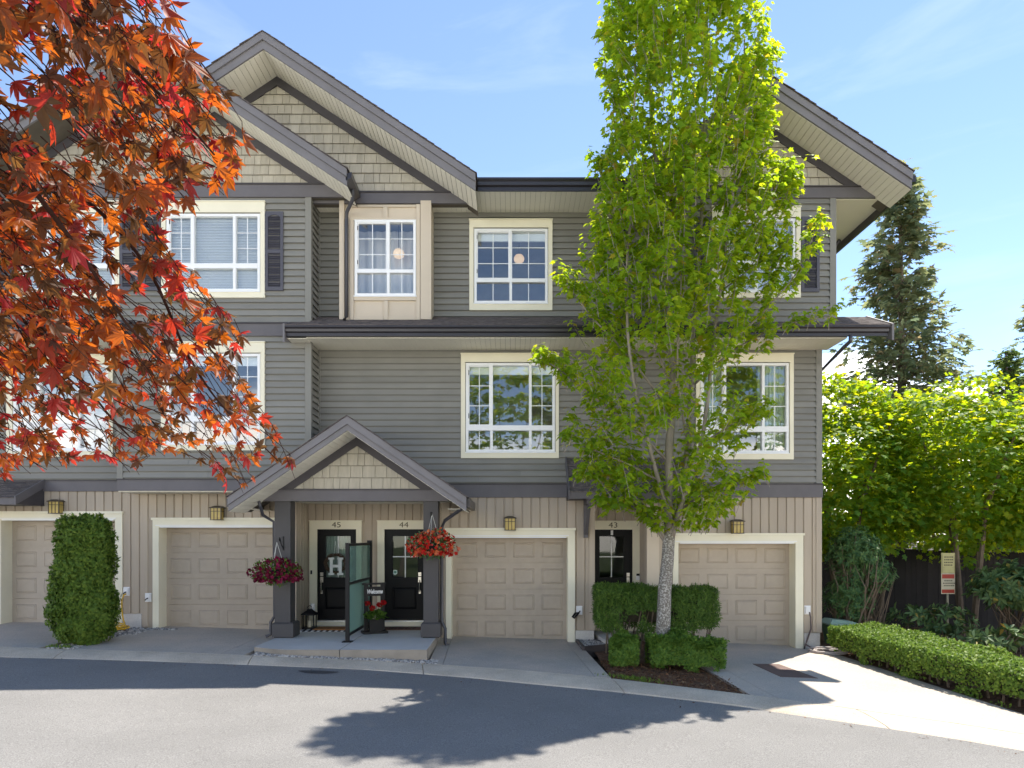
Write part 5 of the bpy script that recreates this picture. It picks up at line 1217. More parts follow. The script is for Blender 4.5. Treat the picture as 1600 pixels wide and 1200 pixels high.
# long privet hedge beside the end driveway
pf = [(6.42, -.5), (6.62, -2.0), (6.84, -3.35), (7.26, -4.94), (7.6, -6.1)]; pb = [(7.7, -.1), (7.95, -1.5), (8.1, -3.0), (8.45, -4.6), (8.8, -5.8)]
t = thing('long_hedge', 'long low light green clipped hedge running beside the end driveway', 'hedge', (7.5, -3, -.3))
core_box(pf, pb, .14, .50, t)
shell(56000, boxsurf(pf, pb, zgv, lambda u: .54 + 0 * u, .10), None, .055, .05, G_LONG, t, SMALL, jit=1.2, up=.5, noise_amp=.10, nk=2.8, hole=lambda P: ~((P[:, 2] < zgv(P[:, 0], P[:, 1]) + .17) & (ncl(P, 2.6, 4.) > -.12)))
b = MB()
for k in range(26):
    u = (k + .5) / 26; x = np.interp(u, np.linspace(0, 1, 5), [p[0] for p in pf]) + .35; y = np.interp(u, np.linspace(0, 1, 5), [p[1] for p in pf])
    z = zg(x, y) - .03; b.tube([(x, y, z), (x + random.uniform(-.08, .08), y + random.uniform(-.1, .1), z + .3), (x + random.uniform(-.2, .2), y + random.uniform(-.2, .2), z + .5)], [.02, .014, .008], 5)
b.build('stems', BROWN, t, kind='stuff')
# yew hedge and box hedge in the bed of 43
pf = [(1.58, -1.55), (2.7, -1.62), (3.88, -1.6)]; pb = [(1.62, -.9), (2.7, -.9), (3.86, -.9)]
t = thing('yew_hedge', 'tall clipped dark yew hedge behind the street tree trunk, bare inside', 'hedge', (2.7, -1.2, 0))
def yewhole(P):
    low = (P[:, 2] < .78) & (P[:, 1] < -1.2) & (P[:, 0] > 2.0) & (P[:, 0] < 3.1) & (ncl(P, 3.2, 2.) > -.18)
    taper = (P[:, 2] < .55) & ((P[:, 0] > 3.86 - (.55 - P[:, 2]) * .35) | (P[:, 0] < 1.62 + (.55 - P[:, 2]) * .5))
    return ~(low | taper | (P[:, 2] < .40 + .10 * ncl(P, 3.0, 7.)))
shell(46000, boxsurf(pf, pb, lambda x, y: zgv(x, y), lambda u: 1.30 + 0 * u, .1), None, .07, .07, G_YEW, t, LANCE, jit=1.3, up=.4, noise_amp=.09, nk=3.6, hole=yewhole)
b = MB()
for k in range(40):
    x = random.uniform(1.75, 3.75); y = random.uniform(-1.5, -1.0); z = zg(x, y) - .03; e = random.uniform(-.3, .3)
    b.tube([(x, y, z), (x + e * .3, y - .05, z + .4), (x + e, y + random.uniform(-.1, .1), z + random.uniform(.8, 1.15))], [.02, .013, .006], 5)
b.build('stems', BROWN, t, kind='stuff')
cb = MB(); cb.box(1.8, 3.7, -1.32, -1.05, .55, 1.12); cb.build('branches', INNER, t)  # dark block added inside the yew to keep light out
t = thing('box_hedge', 'low rounded box hedge in front of the street tree', 'hedge', (3, -2.5, -.1))
pf = [(2.42, -2.62), (3.0, -2.72), (3.62, -2.85)]; pb = [(2.44, -2.0), (3.0, -2.05), (3.68, -2.1)]
core_box(pf, pb, .1, .42, t); shell(20000, boxsurf(pf, pb, zgv, lambda u: .47 + .05 * np.sin(np.pi * u), .24), None, .052, .05, G_BOX, t, SMALL, jit=1.3, up=.5, noise_amp=.14, nk=3.4, hole=lambda P: ~((P[:, 2] < zgv(P[:, 0], P[:, 1]) + .1) & (ncl(P, 4., 4.) > -.2)))
t = thing('box_shrub', 'small clipped box bush beside the low hedge, nearest the stone tray', 'shrub', (2, -2.2, -.1))
pf = [(1.74, -2.4), (1.98, -2.5), (2.20, -2.5)]; pb = [(1.8, -1.95), (2.0, -1.9), (2.20, -1.95)]
core_box(pf, pb, .1, .40, t); shell(12000, boxsurf(pf, pb, zgv, lambda u: .38 + .06 * np.sin(np.pi * u), .24), None, .052, .05, G_BOX, t, SMALL, jit=1.3, up=.5, noise_amp=.17, nk=3.6, seed=5.)
# clipped column shrub
cx, cy = -7.84, -1.9; cz = zg(cx, cy)
prof = [(1003, 24), (996, 38), (985, 47), (965, 54), (945, 55), (920, 51), (895, 47.5), (870, 46), (845, 44), (825, 42.5), (816, 40), (811, 20), (810, 0)]
pz = np.array([Z(a, cy) for a, _ in prof]); pr = np.array([w * .79 * (CD + cy) / F for _, w in prof])
def colsurf(u, v):
    # area weighted along the profile
    s = np.concatenate([[0], np.cumsum(np.hypot(np.diff(pz), np.diff(pr)) * (pr[1:] + pr[:-1] + .1))]); q = v * s[-1]
    z = np.interp(q, s, pz); r = np.interp(q, s, pr); a = u * 2 * np.pi; k = (np.abs(np.cos(a)) ** 3.2 + np.abs(np.sin(a)) ** 3.2) ** (-1 / 3.2)
    x, y = np.cos(a) * k * r, np.sin(a) * k * r * .95; sl = np.interp(q, s, np.gradient(pr, s))
    off = .012 * np.sin(z * 3)
    return np.stack([cx + x + off, cy + y, z], -1), np.stack([np.cos(a), np.sin(a), np.where(z > pz[-3], 2.0, -np.gradient(pr, pz)[np.clip(np.searchsorted(pz, z), 0, len(pz) - 1)] * .5)], -1)
t = thing('column_shrub', 'clipped green column shaped cedar bulging at its base between two driveways', 'shrub', (cx, cy, cz))
shell(24000, colsurf, None, .085, .075, G_CEDAR, t, SPRAY, jit=1.3, up=.45, noise_amp=.13, nk=4.2)
c = MB(); c.lathe([(max(.02, r - .17), z - cz - .02) for z, r in zip(pz, pr)], (cx, cy, cz), 14); c.build('branches', INNER, t)  # closed dark core, added so no light shows through the column
c = MB(); c.tube([(cx, cy, cz - .1), (cx, cy, cz + .3)], .05, 6); c.build('trunk', BROWN, t)
# weeds
wb = MB()
gp_ = []
for k in range(420):
    if k < 260: x = random.gauss(1.95, .22); y = yb(x) + random.uniform(.03, .28)
    else: x = random.uniform(-8.2, -7.75); y = yb(x) + random.uniform(.05, .2)
    gp_.append((x, y, zg(x, y)))
gp_ = np.array(gp_); o = cloud('weeds', LANCE, gp_, frames(rnd(len(gp_), .5) + np.array([0, 0, .9]), rnd(len(gp_))), rng.uniform(.03, .08, len(gp_)), rng.random(len(gp_)), G_LONG); tag(o, 'tufts of grass and weeds at the edge of the kerb', 'weeds', None, 'stuff')
# bark chips and fallen leaves on the mulch
n = 2600; cxs = rng.uniform(1.6, 3.5, n); cys = np.array([yb(x) + rng.uniform(.03, 1.6) for x in cxs])
cp = np.stack([cxs, cys, zgv(cxs, cys) + .0], -1)
cm_ = leafmat('bark_chip', [(0, (.05, .025, .015)), (.5, (.16, .075, .04)), (.9, (.24, .13, .07)), (1, (.35, .26, .16))], .0, .9, .1)
o = cloud('mulch_chips', LANCE, cp, frames(rnd(n) * np.array([1, 1, .25]), rnd(n, .35) + np.array([0, 0, 1])), rng.uniform(.03, .09, n), rng.random(n), cm_); tag(o, 'brown bark chips scattered over the planting bed by the street tree', 'bark chips', None, 'stuff')

# --- street maple ---------------------------------------------------------
TX, TY = 2.74, -2.0; dT = CD + TY
def tp(px, py, dy=0.0): y = TY + dy; return Vector((X(px, y), y, Z(py, y)))
T = thing('street_maple', 'tall upright green maple with pale speckled trunk in front of the end unit', 'tree', (TX, TY, zg(TX, TY)))
def limb(pts_, r0, r1, m, name, n=8, parent=T, wob=.02):
    # smooth the path
    P = [Vector(p) for p in pts_]; out = []
    for i in range(len(P) - 1):
        p0, p1, p2, p3 = P[max(i - 1, 0)], P[i], P[i + 1], P[min(i + 2, len(P) - 1)]
        for k in range(5):
            s = k / 5; out.append(.5 * ((2 * p1) + (p2 - p0) * s + (2 * p0 - 5 * p1 + 4 * p2 - p3) * s * s + (-p0 + 3 * p1 - 3 * p2 + p3) * s ** 3))
    out.append(P[-1]); L_ = len(out)
    out = [p + Vector((noise.noise(p * 2.1), noise.noise(p * 2.3 + Vector((5, 0, 0))), 0)) * wob for p in out]
    b = MB(); b.tube(out, [r0 + (r1 - r0) * (i / (L_ - 1)) ** .8 for i in range(L_)], n); b.build(name, m, parent, True); return out
base = Vector((TX, TY, zg(TX, TY) - .1))
limb([base, tp(1036, 985), tp(1038, 930), tp(1042, 880), tp(1046, 832)], .145, .105, BARKW, 'trunk', 12)
leaders = []
leaders.append(limb([tp(1046, 842), tp(1044, 780), tp(1046, 700), tp(1052, 600, -.05), tp(1046, 500, -.05), tp(1040, 400), tp(1030, 300), tp(1018, 180), tp(1008, 60), tp(1000, -60)], .10, .02, BARK, 'leader', 8))
leaders.append(limb([tp(1048, 840, .02), tp(1062, 790, .1), tp(1074, 700, .2), tp(1080, 600, .25), tp(1086, 480, .3), tp(1096, 340, .3), tp(1100, 200, .3), tp(1104, 40, .2), tp(1100, -70, .2)], .065, .015, BARK, 'leader', 7))
leaders.append(limb([tp(1050, 838, -.05), tp(1070, 770, -.25), tp(1098, 680, -.4), tp(1112, 560, -.5), tp(1128, 430, -.5), tp(1146, 300, -.45), tp(1158, 170, -.4), tp(1164, 60, -.4)], .05, .012, BARK, 'leader', 7))
leaders.append(limb([tp(1042, 800, .05), tp(1020, 720, .3), tp(996, 620, .4), tp(975, 500, .4), tp(966, 380, .4), tp(962, 240, .35), tp(966, 110, .3)], .045, .012, BARK, 'leader', 7))
leaders.append(limb([tp(1040, 790, -.05), tp(1016, 700, -.35), tp(990, 590, -.5), tp(978, 460, -.5), tp(985, 330, -.5), tp(990, 200, -.45), tp(992, 90, -.4)], .04, .012, BARK, 'leader', 7))
sides = [([tp(1042, 845), tp(1010, 800, -.2), tp(975, 760, -.35), tp(935, 740, -.5), tp(905, 745, -.6)], .035), ([tp(1041, 850, .0), tp(1015, 815, -.1), tp(985, 790, -.2), tp(955, 780, -.3), tp(940, 790, -.3)], .03), ([tp(1044, 720), tp(980, 660, -.2), tp(915, 610, -.4), tp(870, 575, -.5), tp(842, 560, -.5)], .028),
         ([tp(1046, 640), tp(985, 560, -.3), tp(930, 500, -.4), tp(895, 455, -.4), tp(882, 430, -.4)], .026), ([tp(1046, 760), tp(980, 725, -.3), tp(920, 700, -.5), tp(885, 690, -.6)], .024),
         ([tp(1060, 800, .05), tp(1100, 770, -.2), tp(1150, 755, -.4), tp(1195, 745, -.4)], .03), ([tp(1085, 600, .2), tp(1150, 545, -.1), tp(1225, 508, -.3), tp(1305, 494, -.4)], .024), ([tp(1112, 560, -.5), tp(1180, 500, -.6), tp(1235, 440, -.6), tp(1262, 390, -.6), tp(1278, 345, -.6)], .02), ([tp(1100, 690, -.3), tp(1150, 660, -.5), tp(1190, 640, -.5)], .02),
         ([tp(1040, 420), tp(985, 350, -.1), tp(945, 290, -.2), tp(932, 250, -.2)], .018), ([tp(1100, 470), tp(1170, 420, -.2), tp(1215, 330, -.3), tp(1245, 270, -.3)], .018), ([tp(1100, 340), tp(1165, 260, -.1), tp(1200, 160, -.1), tp(1208, 80, -.1)], .015), ([tp(1030, 300), tp(985, 200, 0), tp(950, 120, 0), tp(942, 40, 0)], .015),
         ([tp(1046, 600), tp(1020, 520, -.6), tp(1012, 420, -.8), tp(1015, 300, -.8)], .022), ([tp(1075, 700, .2), tp(1060, 600, -.5), tp(1062, 480, -.8), tp(1070, 340, -.8), tp(1066, 220, -.7)], .024)]
spts = []
for p, r in sides: spts.append(limb(p, r, .006, BARK, 'branch', 6))
EL = np.array([[-90, 985, 1160], [-40, 955, 1190], [67, 940, 1206], [150, 942, 1200], [250, 944, 1212], [300, 930, 1250], [350, 928, 1245], [400, 900, 1238], [450, 888, 1222], [500, 880, 1212], [560, 852, 1198], [620, 866, 1190], [680, 880, 1188], [740, 905, 1200], [790, 935, 1178], [825, 985, 1120]])
shoots = []      # (origin, direction, length)
tries = 0
while len(shoots) < 1850 and tries < 90000:
    tries += 1
    py = random.uniform(-90, 828); l, r = np.interp(py, EL[:, 0], EL[:, 1]), np.interp(py, EL[:, 0], EL[:, 2]); l += 14; r -= 14; px = random.uniform(l, r)
    c_ = (l + r) / 2; hw = (r - l) / 2; rel = (px - c_) / hw; dep = math.sqrt(max(.03, 1 - rel * rel)) * min(hw * dT / F, 1.15); dy = random.uniform(-1.2, 1) * dep
    y = TY - .25 + dy * .85
    zz = Z(py, y)
    if y > -.25 - (.95 if zz > 5.9 else 0) + (0 if zz < 8.9 else -.6): continue
    p = Vector((X(px, y), y, zz)); nv = noise.noise(p * 1.35) + .5 * noise.noise(p * 3.1 + Vector((3, 1, 7)))
    thr = .2 if py < 330 else .12
    if py > 500 and px < 1015: thr = -.07
    if py > 540 and px > 1085: thr = .02
    if nv > thr + random.uniform(-.1, .1) or (py > 480 and random.random() < .25): continue
    shoots.append((p, Vector((rel * .45 + random.uniform(-.3, .3), random.uniform(-.35, .25), 1.0)).normalized(), random.uniform(.25, .5)))
for sp in spts:
    for i in range(4, len(sp), 1):
        for _ in range(2): shoots.append((sp[i] + Vector((random.gauss(0, .07), random.gauss(0, .07), random.gauss(0, .06))), Vector((random.uniform(-.5, .5), random.uniform(-.6, .2), .8)).normalized(), random.uniform(.15, .3)))
LP, LT, LN, LS = [], [], [], []; tw = MB()
for i, (p, d, L_) in enumerate(shoots):
    n = int(6 + L_ * 15)
    if i % 2 == 0: tw.tube([p - d * .15, p + d * L_ * .5 + Vector((0, 0, .0)), p + d * L_], [.006, .004, .002], 3, False)
    for k in range(n):
        s = random.random(); q = p + d * L_ * s; a = random.uniform(0, 6.283); out = Vector((math.cos(a), math.sin(a) - .15, random.uniform(-.55, .15)))
        LP.append(q + out * random.uniform(.03, .09)); LT.append(out + Vector((0, 0, -.35))); LN.append(Vector((random.gauss(0, .45) + out.x * .5, random.gauss(0, .45) + out.y * .5, 1.0))); LS.append(random.uniform(.08, .15) * (1.0 if s < .8 else .75))
tw.build('twigs', BARK, T, kind='stuff')
LP, LT, LN, LS = np.array(LP), np.array(LT), np.array(LN), np.array(LS); fr = frames(LT, LN)
app = LS / (LP[:, 1] + CD) * np.abs(fr[:, 1, 2] * .7 + .3); pxx, pyy = px_of(LP); app[(pyy < 5)] = 0; order = np.argsort(-app); big, rest = order[:300], order[300:]
leaf_objects('leaf', MAPLE, LP[big], fr[big], LS[big], G_STREET, T)
cloud('foliage', MAPLE, LP[rest], fr[rest], LS[rest], rng.random(len(rest)), G_STREET, T)

# --- red Japanese maple reaching in from the side -------------------------------
JT = thing('japanese_maple', 'red and orange leaved Japanese maple reaching over the street close to the camera', 'tree', (-4.6, -12.2, zg(-4.6, -12.2)))
def at(px, py, d): return Vector(((px - 800) / F * d, d - CD, CZ + (840 - py) / F * d))
limb([(-4.6, -12.2, -.2), (-4.55, -12.2, .8), (-4.3, -12.3, 1.7), (-3.9, -12.4, 2.6), (-3.5, -12.5, 3.4)], .11, .06, BARK, 'trunk', 9, JT)
for P_ in ([Vector((-3.9, -12.4, 2.6)), at(-350, 150, 2.7), at(-60, 180, 2.5), at(120, 300, 2.5), at(230, 420, 2.6), at(300, 560, 2.75), at(350, 640, 2.9), at(430, 720, 3.1)],
           [Vector((-3.5, -12.5, 3.4)), at(-200, -150, 2.2), at(0, -40, 2.0), at(150, 60, 1.9), at(260, 160, 1.95), at(330, 240, 2.0)],
           [Vector((-4.2, -12.3, 2.0)), at(-400, 420, 2.9), at(-60, 450, 2.7), at(80, 540, 2.7), at(160, 640, 2.8), at(220, 700, 3.0)],
           [at(-200, -150, 2.2), at(-100, 100, 1.9), at(20, 250, 1.8), at(120, 380, 1.9), at(200, 500, 2.2), at(300, 610, 2.6)]):
    limb(P_, .012, .0025, TWIG, 'branch', 6, JT, .03)
ENV = [(-260, -160), (255, -160), (285, 62), (330, 98), (352, 150), (398, 190), (372, 236), (392, 262), (352, 300), (330, 318), (300, 314), (264, 330), (268, 380), (304, 424), (345, 462), (376, 492), (386, 545), (402, 585), (412, 640), (436, 668), (462, 712), (472, 752), (452, 752), (420, 742), (400, 762), (352, 762), (330, 722), (270, 715), (215, 735), (150, 712), (60, 728), (20, 745), (-260, 745)]
def inside(x, y, P_=ENV):
    c_ = False; j = len(P_) - 1
    for i in range(len(P_)):
        if (P_[i][1] > y) != (P_[j][1] > y) and x < (P_[j][0] - P_[i][0]) * (y - P_[i][1]) / (P_[j][1] - P_[i][1]) + P_[i][0]: c_ = not c_
        j = i
    return c_
jr = random.Random(11); RP, RT, RN, RS = [], [], [], []; tw = MB(); cnt = 0; tries = 0
while cnt < 960 and tries < 20000:
    tries += 1
    px, py = jr.uniform(-240, 475), jr.uniform(-150, 765)
    if not inside(px, py): continue
    if px < 230 and 60 < py < 300 and noise.noise(Vector((px * .012, py * .014, 3.3))) > .12: continue
    if 20 < px < 250 and 640 < py < 690 and jr.random() < .5: continue
    base_d = 1.35 + max(0, (px - 0) / 470) * .5 + max(0, py / 760) * 1.15; d = base_d + jr.uniform(-.15, .75)
    tip = at(px, py, d); back = Vector((-.62 + jr.uniform(-.25, .3), jr.uniform(-.5, .5), .55 + jr.uniform(-.3, .3))).normalized(); L_ = jr.uniform(.14, .3)
    nodes = [tip + back * L_ * s + Vector((0, 0, -.12 * L_ * (1 - s) ** 2)) for s in (0, .25, .5, .75, 1)]
    tw.tube(nodes[::-1], [.0022, .002, .0016, .0013, .001], 4, False); cnt += 1
    for k in range(jr.choice((2, 3, 3, 4))):
        nd = nodes[jr.choice((0, 0, 1, 2, 3))]; out = Vector((.34 + jr.gauss(0, .5), jr.gauss(0, .5), -.62 + jr.gauss(0, .4))).normalized()
        pet = jr.uniform(.02, .045); c_ = nd + out * pet
        s = jr.choice((jr.uniform(.028, .046), jr.uniform(.04, .07))) * (.8 if py > 620 else 1.0)
        tipp = c_ + out * s; q = px_of(np.array(tipp)); q0 = px_of(np.array(c_))
        if not inside(float(q0[0]), float(q0[1])) or (not inside(float(q[0]), float(q[1])) and jr.random() < .55): continue
        tw.tube([nd, c_], .0011, 3, False)
        RP.append(c_); RT.append(out); RS.append(s); RN.append(Vector((jr.gauss(0, .7), -.55 + jr.gauss(0, .6), .55 + jr.gauss(0, .5))))
tw.build('twigs', TWIG, JT, kind='stuff')
RP, RT, RN, RS = np.array(RP), np.array(RT), np.array(RN), np.array(RS); fr = frames(RT, RN); vv = rng.integers(0, 6, len(RP))
qx, qy = px_of(RP); app = RS / (RP[:, 1] + CD) * (.3 + np.abs(fr[:, 1, 2])); app[(qx < -20) | (qy < -20)] *= .05; order = np.argsort(-app); isbig = np.zeros(len(RP), bool); isbig[order[:300]] = True
for k in range(6):
    s = isbig & (vv == k); leaf_objects('leaf', JL[k], RP[s], fr[s], RS[s], G_RED, JT)
    s = ~isbig & (vv == k); cloud('foliage', JL[k], RP[s], fr[s], RS[s], rng.random(s.sum()), G_RED, JT)

# --- garden maples beyond the end wall ------------------------------------------
def layered_tree(name, label, cx, cy, rx, ry, z0_, z1_, n, m, group, seed, size=(.10, .17), leaf=MAPLE, lump=.35):
    gz = zg(min(cx, 14), 3); t = thing(name, label, 'tree', (cx, cy, gz), group); rr = np.random.default_rng(seed)
    zc, rz = (z0_ + z1_) / 2, (z1_ - z0_) / 2
    for k in range(4):
        a = k * 1.6 + seed; b = MB(); b.tube([(cx + .15 * math.cos(a), cy + .15 * math.sin(a), gz - .1), (cx + .5 * math.cos(a), cy + .5 * math.sin(a), zc - rz * .5), (cx + rx * .45 * math.cos(a), cy + ry * .45 * math.sin(a), zc), (cx + rx * .7 * math.cos(a), cy + ry * .7 * math.sin(a), zc + rz * .5)], [.07, .05, .035, .012], 6); b.build('trunk' if k == 0 else 'limb', BROWN, t)
    # flat sprays of leaves
    ns = n // 16; u = rr.normal(size=(ns, 3)); u /= np.linalg.norm(u, axis=1, keepdims=True); rad = rr.uniform(.45, 1.0, ns) ** .5
    C_ = np.array([cx, cy, zc]) + u * rad[:, None] * np.array([rx, ry, rz]); nz_ = ncl(C_, .7, seed); C_ = C_ + u * (nz_ * lump * 2)[:, None]
    keep = ncl(C_, 1.5, seed + 3) < .28; C_, u = C_[keep], u[keep]
    k = 16; P = np.repeat(C_, k, 0); U = np.repeat(u, k, 0); n_ = len(P)
    P = P + rr.normal(size=(n_, 3)) * np.array([.26, .26, .05]) + 0
    out = U * np.array([1, 1, .2]) + rr.normal(size=(n_, 3)) * .45 + np.array([0, -.1, -.3]); P[:, 2] -= .22 * np.sum((P - np.repeat(C_, k, 0))[:, :2] * U[:, :2], -1)
    nr = rr.normal(size=(n_, 3)) * .3 + np.array([0, 0, 1]) + U * .35
    cloud('foliage', leaf, P, frames(out, nr), rr.uniform(*size, n_), rr.random(n_), m, t); return t
gg = 'garden maples beyond the end wall'
layered_tree('garden_maple', 'dense bright green maple pressed against the end wall of the building', 8.5, 3.4, 2.3, 1.8, 1.6, 6.35, 15000, G_VINE, gg, 2)
layered_tree('garden_maple', 'wide bright green maple with yellow tips above the notice signs', 11.4, 2.9, 2.5, 1.9, 1.75, 6.1, 16000, G_VINE, gg, 5)
layered_tree('garden_maple', 'bright green maple behind the large rhododendron, beside the wide maple', 14.6, 3.6, 2.6, 2.0, 1.6, 5.9, 13000, G_VINE, gg, 8)
layered_tree('garden_maple', 'bright green maple set back in the gap between the two nearest maples', 10.2, 7.6, 2.6, 1.9, 1.4, 6.3, 9000, G_VINE, gg, 12)
layered_tree('garden_maple', 'bright green maple set back behind the fence toward the small fir', 14.2, 8.2, 2.8, 2.0, 1.4, 6.2, 9000, G_VINE, gg, 15)
# --- conifers -------------------------------------------------------------------
def conifer(label, cx, cy, h, r, n, m, group, seed, spray=.55, droopy=.35, sparse=.25, zlow=.12):
    gz = -.5; t = thing('conifer', label, 'tree', (cx, cy, gz), group); rr = random.Random(seed)
    b = MB(); b.tube([(cx, cy, gz), (cx + .1, cy, gz + h * .5), (cx, cy, gz + h * .99)], [h * .016, h * .009, .03], 7); b.build('trunk', BROWN, t)
    P, Tt, Nn, Ss = [], [], [], []; br = MB(); k = 0
    nb = int(n / 34)
    for i in range(nb):
        s = zlow + (1 - zlow) * (i + rr.random()) / nb; z = gz + h * s; a = rr.uniform(0, 6.283)
        L_ = r * ((1 - s) ** .82 + .03) * rr.uniform(.55, 1.15) * (1 + .35 * noise.noise(Vector((math.cos(a) * 1.5, math.sin(a) * 1.5, s * 6 + seed))))
        d = Vector((math.cos(a), math.sin(a), .25 * s + .12)); tipz = -droopy * L_ * .35
        pts_ = [Vector((cx, cy, z)) + d * L_ * q + Vector((0, 0, tipz * q * q)) for q in (0, .35, .7, 1)]
        br.tube(pts_, [.05 * (1 - s) + .015, .035 * (1 - s) + .012, .02, .008], 4, False)
        m_ = int(34 * (.4 + L_ / r))
        for _ in range(m_):
            q = rr.uniform(.18, 1.05); p = Vector((cx, cy, z)) + d * L_ * q + Vector((0, 0, tipz * q * q)); w = L_ * .20 * (1.15 - q) + .12
            p += Vector((rr.gauss(0, w), rr.gauss(0, w), rr.gauss(-.08, .12)))
            if noise.noise(p * .8) > sparse + .2: continue
            P.append(p); Tt.append(d + Vector((rr.gauss(0, .5), rr.gauss(0, .5), -.45 + rr.gauss(0, .35)))); Nn.append((rr.gauss(0, .5), rr.gauss(0, .5), 1)); Ss.append(spray * rr.uniform(.5, 1.15))
    br.build('branches', BROWN, t, kind='stuff')
    cloud('foliage', SPRAY, np.array(P), frames(np.array(Tt), np.array(Nn)), np.array(Ss), rng.random(len(P)), m, t)
dd = 30; conifer('tall dark cedar rising behind the garden maples with an open uneven crown', X(1406, dd - CD), dd - CD, Z(262, dd - CD) + .5, 4.2, 12000, G_CON, 'conifers behind the garden', 3, .52, sparse=.25)
dd = 34; conifer('dark conifer cut off by the picture edge beyond the cedar', X(1650, dd - CD), dd - CD, Z(395, dd - CD) + .5, 4.0, 9000, G_CON, 'conifers behind the garden', 6, .55)
dd = 27; conifer('small light green fir behind the garden maples', X(1572, dd - CD), dd - CD, Z(545, dd - CD) + .5, 2.1, 4500, G_FIR, 'conifers behind the garden', 9, .4, .3, .5)

# --- shrubs of the garden ---------------------------------------------------------
def whorl_shrub(name, label, blobs, m, leaf, size, per, seed, stemmat=BROWN, group=None, cat='shrub', flat=.25, spread=.8):
    rr = np.random.default_rng(seed); c0 = blobs[0]; t = thing(name, label, cat, (c0[0], c0[1], zg(min(c0[0], 14), c0[1])), group)
    P, Tt, Nn, Ss = [], [], [], []; st = MB()
    for (bx, by, bz, rx, ry, rz, n) in blobs:
        gz = zg(min(bx, 14), by)
        for _ in range(n):
            u = rr.normal(size=3); u /= np.linalg.norm(u); u[2] = abs(u[2]) * (1 if rr.random() < .8 else -.6); q = rr.uniform(.55, 1.0)
            c_ = np.array([bx, by, bz]) + u * q * np.array([rx, ry, rz]); d = u * np.array([1, 1, .6]) + np.array([0, 0, .45]); d /= np.linalg.norm(d)
            if rr.random() < .16: st.tube([(bx + rr.normal() * rx * .25, by + rr.normal() * ry * .25, gz), tuple((np.array([bx, by, gz + .3]) + c_) / 2 + rr.normal(size=3) * .08), tuple(c_)], [.018, .012, .006], 4, False)
            for k in range(per):
                a = 2 * math.pi * k / per + rr.uniform(-.3, .3); e1 = np.cross(d, [.3, .5, .8]); e1 /= np.linalg.norm(e1); e2 = np.cross(d, e1); o = e1 * math.cos(a) + e2 * math.sin(a)
                P.append(c_ - d * rr.uniform(0, .04)); Tt.append(o * spread + d * rr.uniform(.0, .7) + np.array([0, 0, -flat * rr.random()])); Nn.append(d + rr.normal(size=3) * .25); Ss.append(size * rr.uniform(.6, 1.2))
    st.build('stems', stemmat, t, kind='stuff')
    cloud('foliage', leaf, np.array(P), frames(np.array(Tt), np.array(Nn)), np.array(Ss), rr.random(len(P)), m, t); return t
whorl_shrub('rhododendron', 'large rhododendron bush beside the sign post, leaves shining in the light', [(X(1588, .6), .6, .95, .95, .8, .72, 210), (X(1650, .3), .3, .8, .9, .8, .9, 150)], G_RHODO, LONGOVAL, .18, 10, 3, group='rhododendrons in the garden')
whorl_shrub('rhododendron', 'low leggy rhododendron in the shade below the notice signs', [(X(1480, .5), .5, .28, .62, .5, .45, 42), (X(1430, .9), .9, .30, .55, .5, .40, 34)], G_RHODO, LONGOVAL, .19, 8, 4, group='rhododendrons in the garden')
whorl_shrub('rhododendron', 'small sprawling rhododendron between the long hedge and the large bush', [(X(1560, -.8), -.8, .12, .8, .5, .30, 48)], G_RHODO, LONGOVAL, .18, 8, 5, group='rhododendrons in the garden')
whorl_shrub('pieris_shrub', 'tall dark green shrub with bare inner twigs at the corner of the building', [(X(1335, 1.3), 1.3, 1.65, .66, .6, .8, 620), (X(1325, 1.2), 1.2, .7, .58, .55, .7, 420), (X(1362, 1.2), 1.2, 1.25, .52, .5, .55, 300)], G_PIERIS, LANCE, .12, 9, 6)
b = MB(); pr_ = random.Random(3); pt = [o for o in bpy.data.objects if o.name.startswith('pieris_shrub')][0]
for k in range(13):
    x0, y0 = X(1325, 1.2) + pr_.uniform(-.25, .3), 1.1 + pr_.uniform(-.3, .3); z = zg(8, 1) ; dx = pr_.uniform(-.45, .6)
    b.tube([(x0, y0, z), (x0 + dx * .3, y0 - .15, z + .7), (x0 + dx * .7, y0 - .3 + pr_.uniform(-.2, .2), z + 1.3), (x0 + dx, y0 - .3 + pr_.uniform(-.3, .2), z + pr_.uniform(1.6, 2.0))], [.02, .016, .011, .005], 5, False)
b.build('bare_twigs', BROWN, pt, kind='stuff')

# --- trees across the street, seen only as reflections in the windows
for k, (x, y, r, h, lab) in enumerate(((.0, -34, 4.6, 17.0, 'tall green tree across the street, mirrored in the tall window of 44'), (16, -34, 4.2, 15.0, 'green tree across the street, mirrored in the end window'))):
    layered_tree('opposite_tree', lab, x, y, r, r, 1.2, h, 13000, G_VINE, 'trees across the street', 20 + k, (.18, .34), MAPLE, .8)
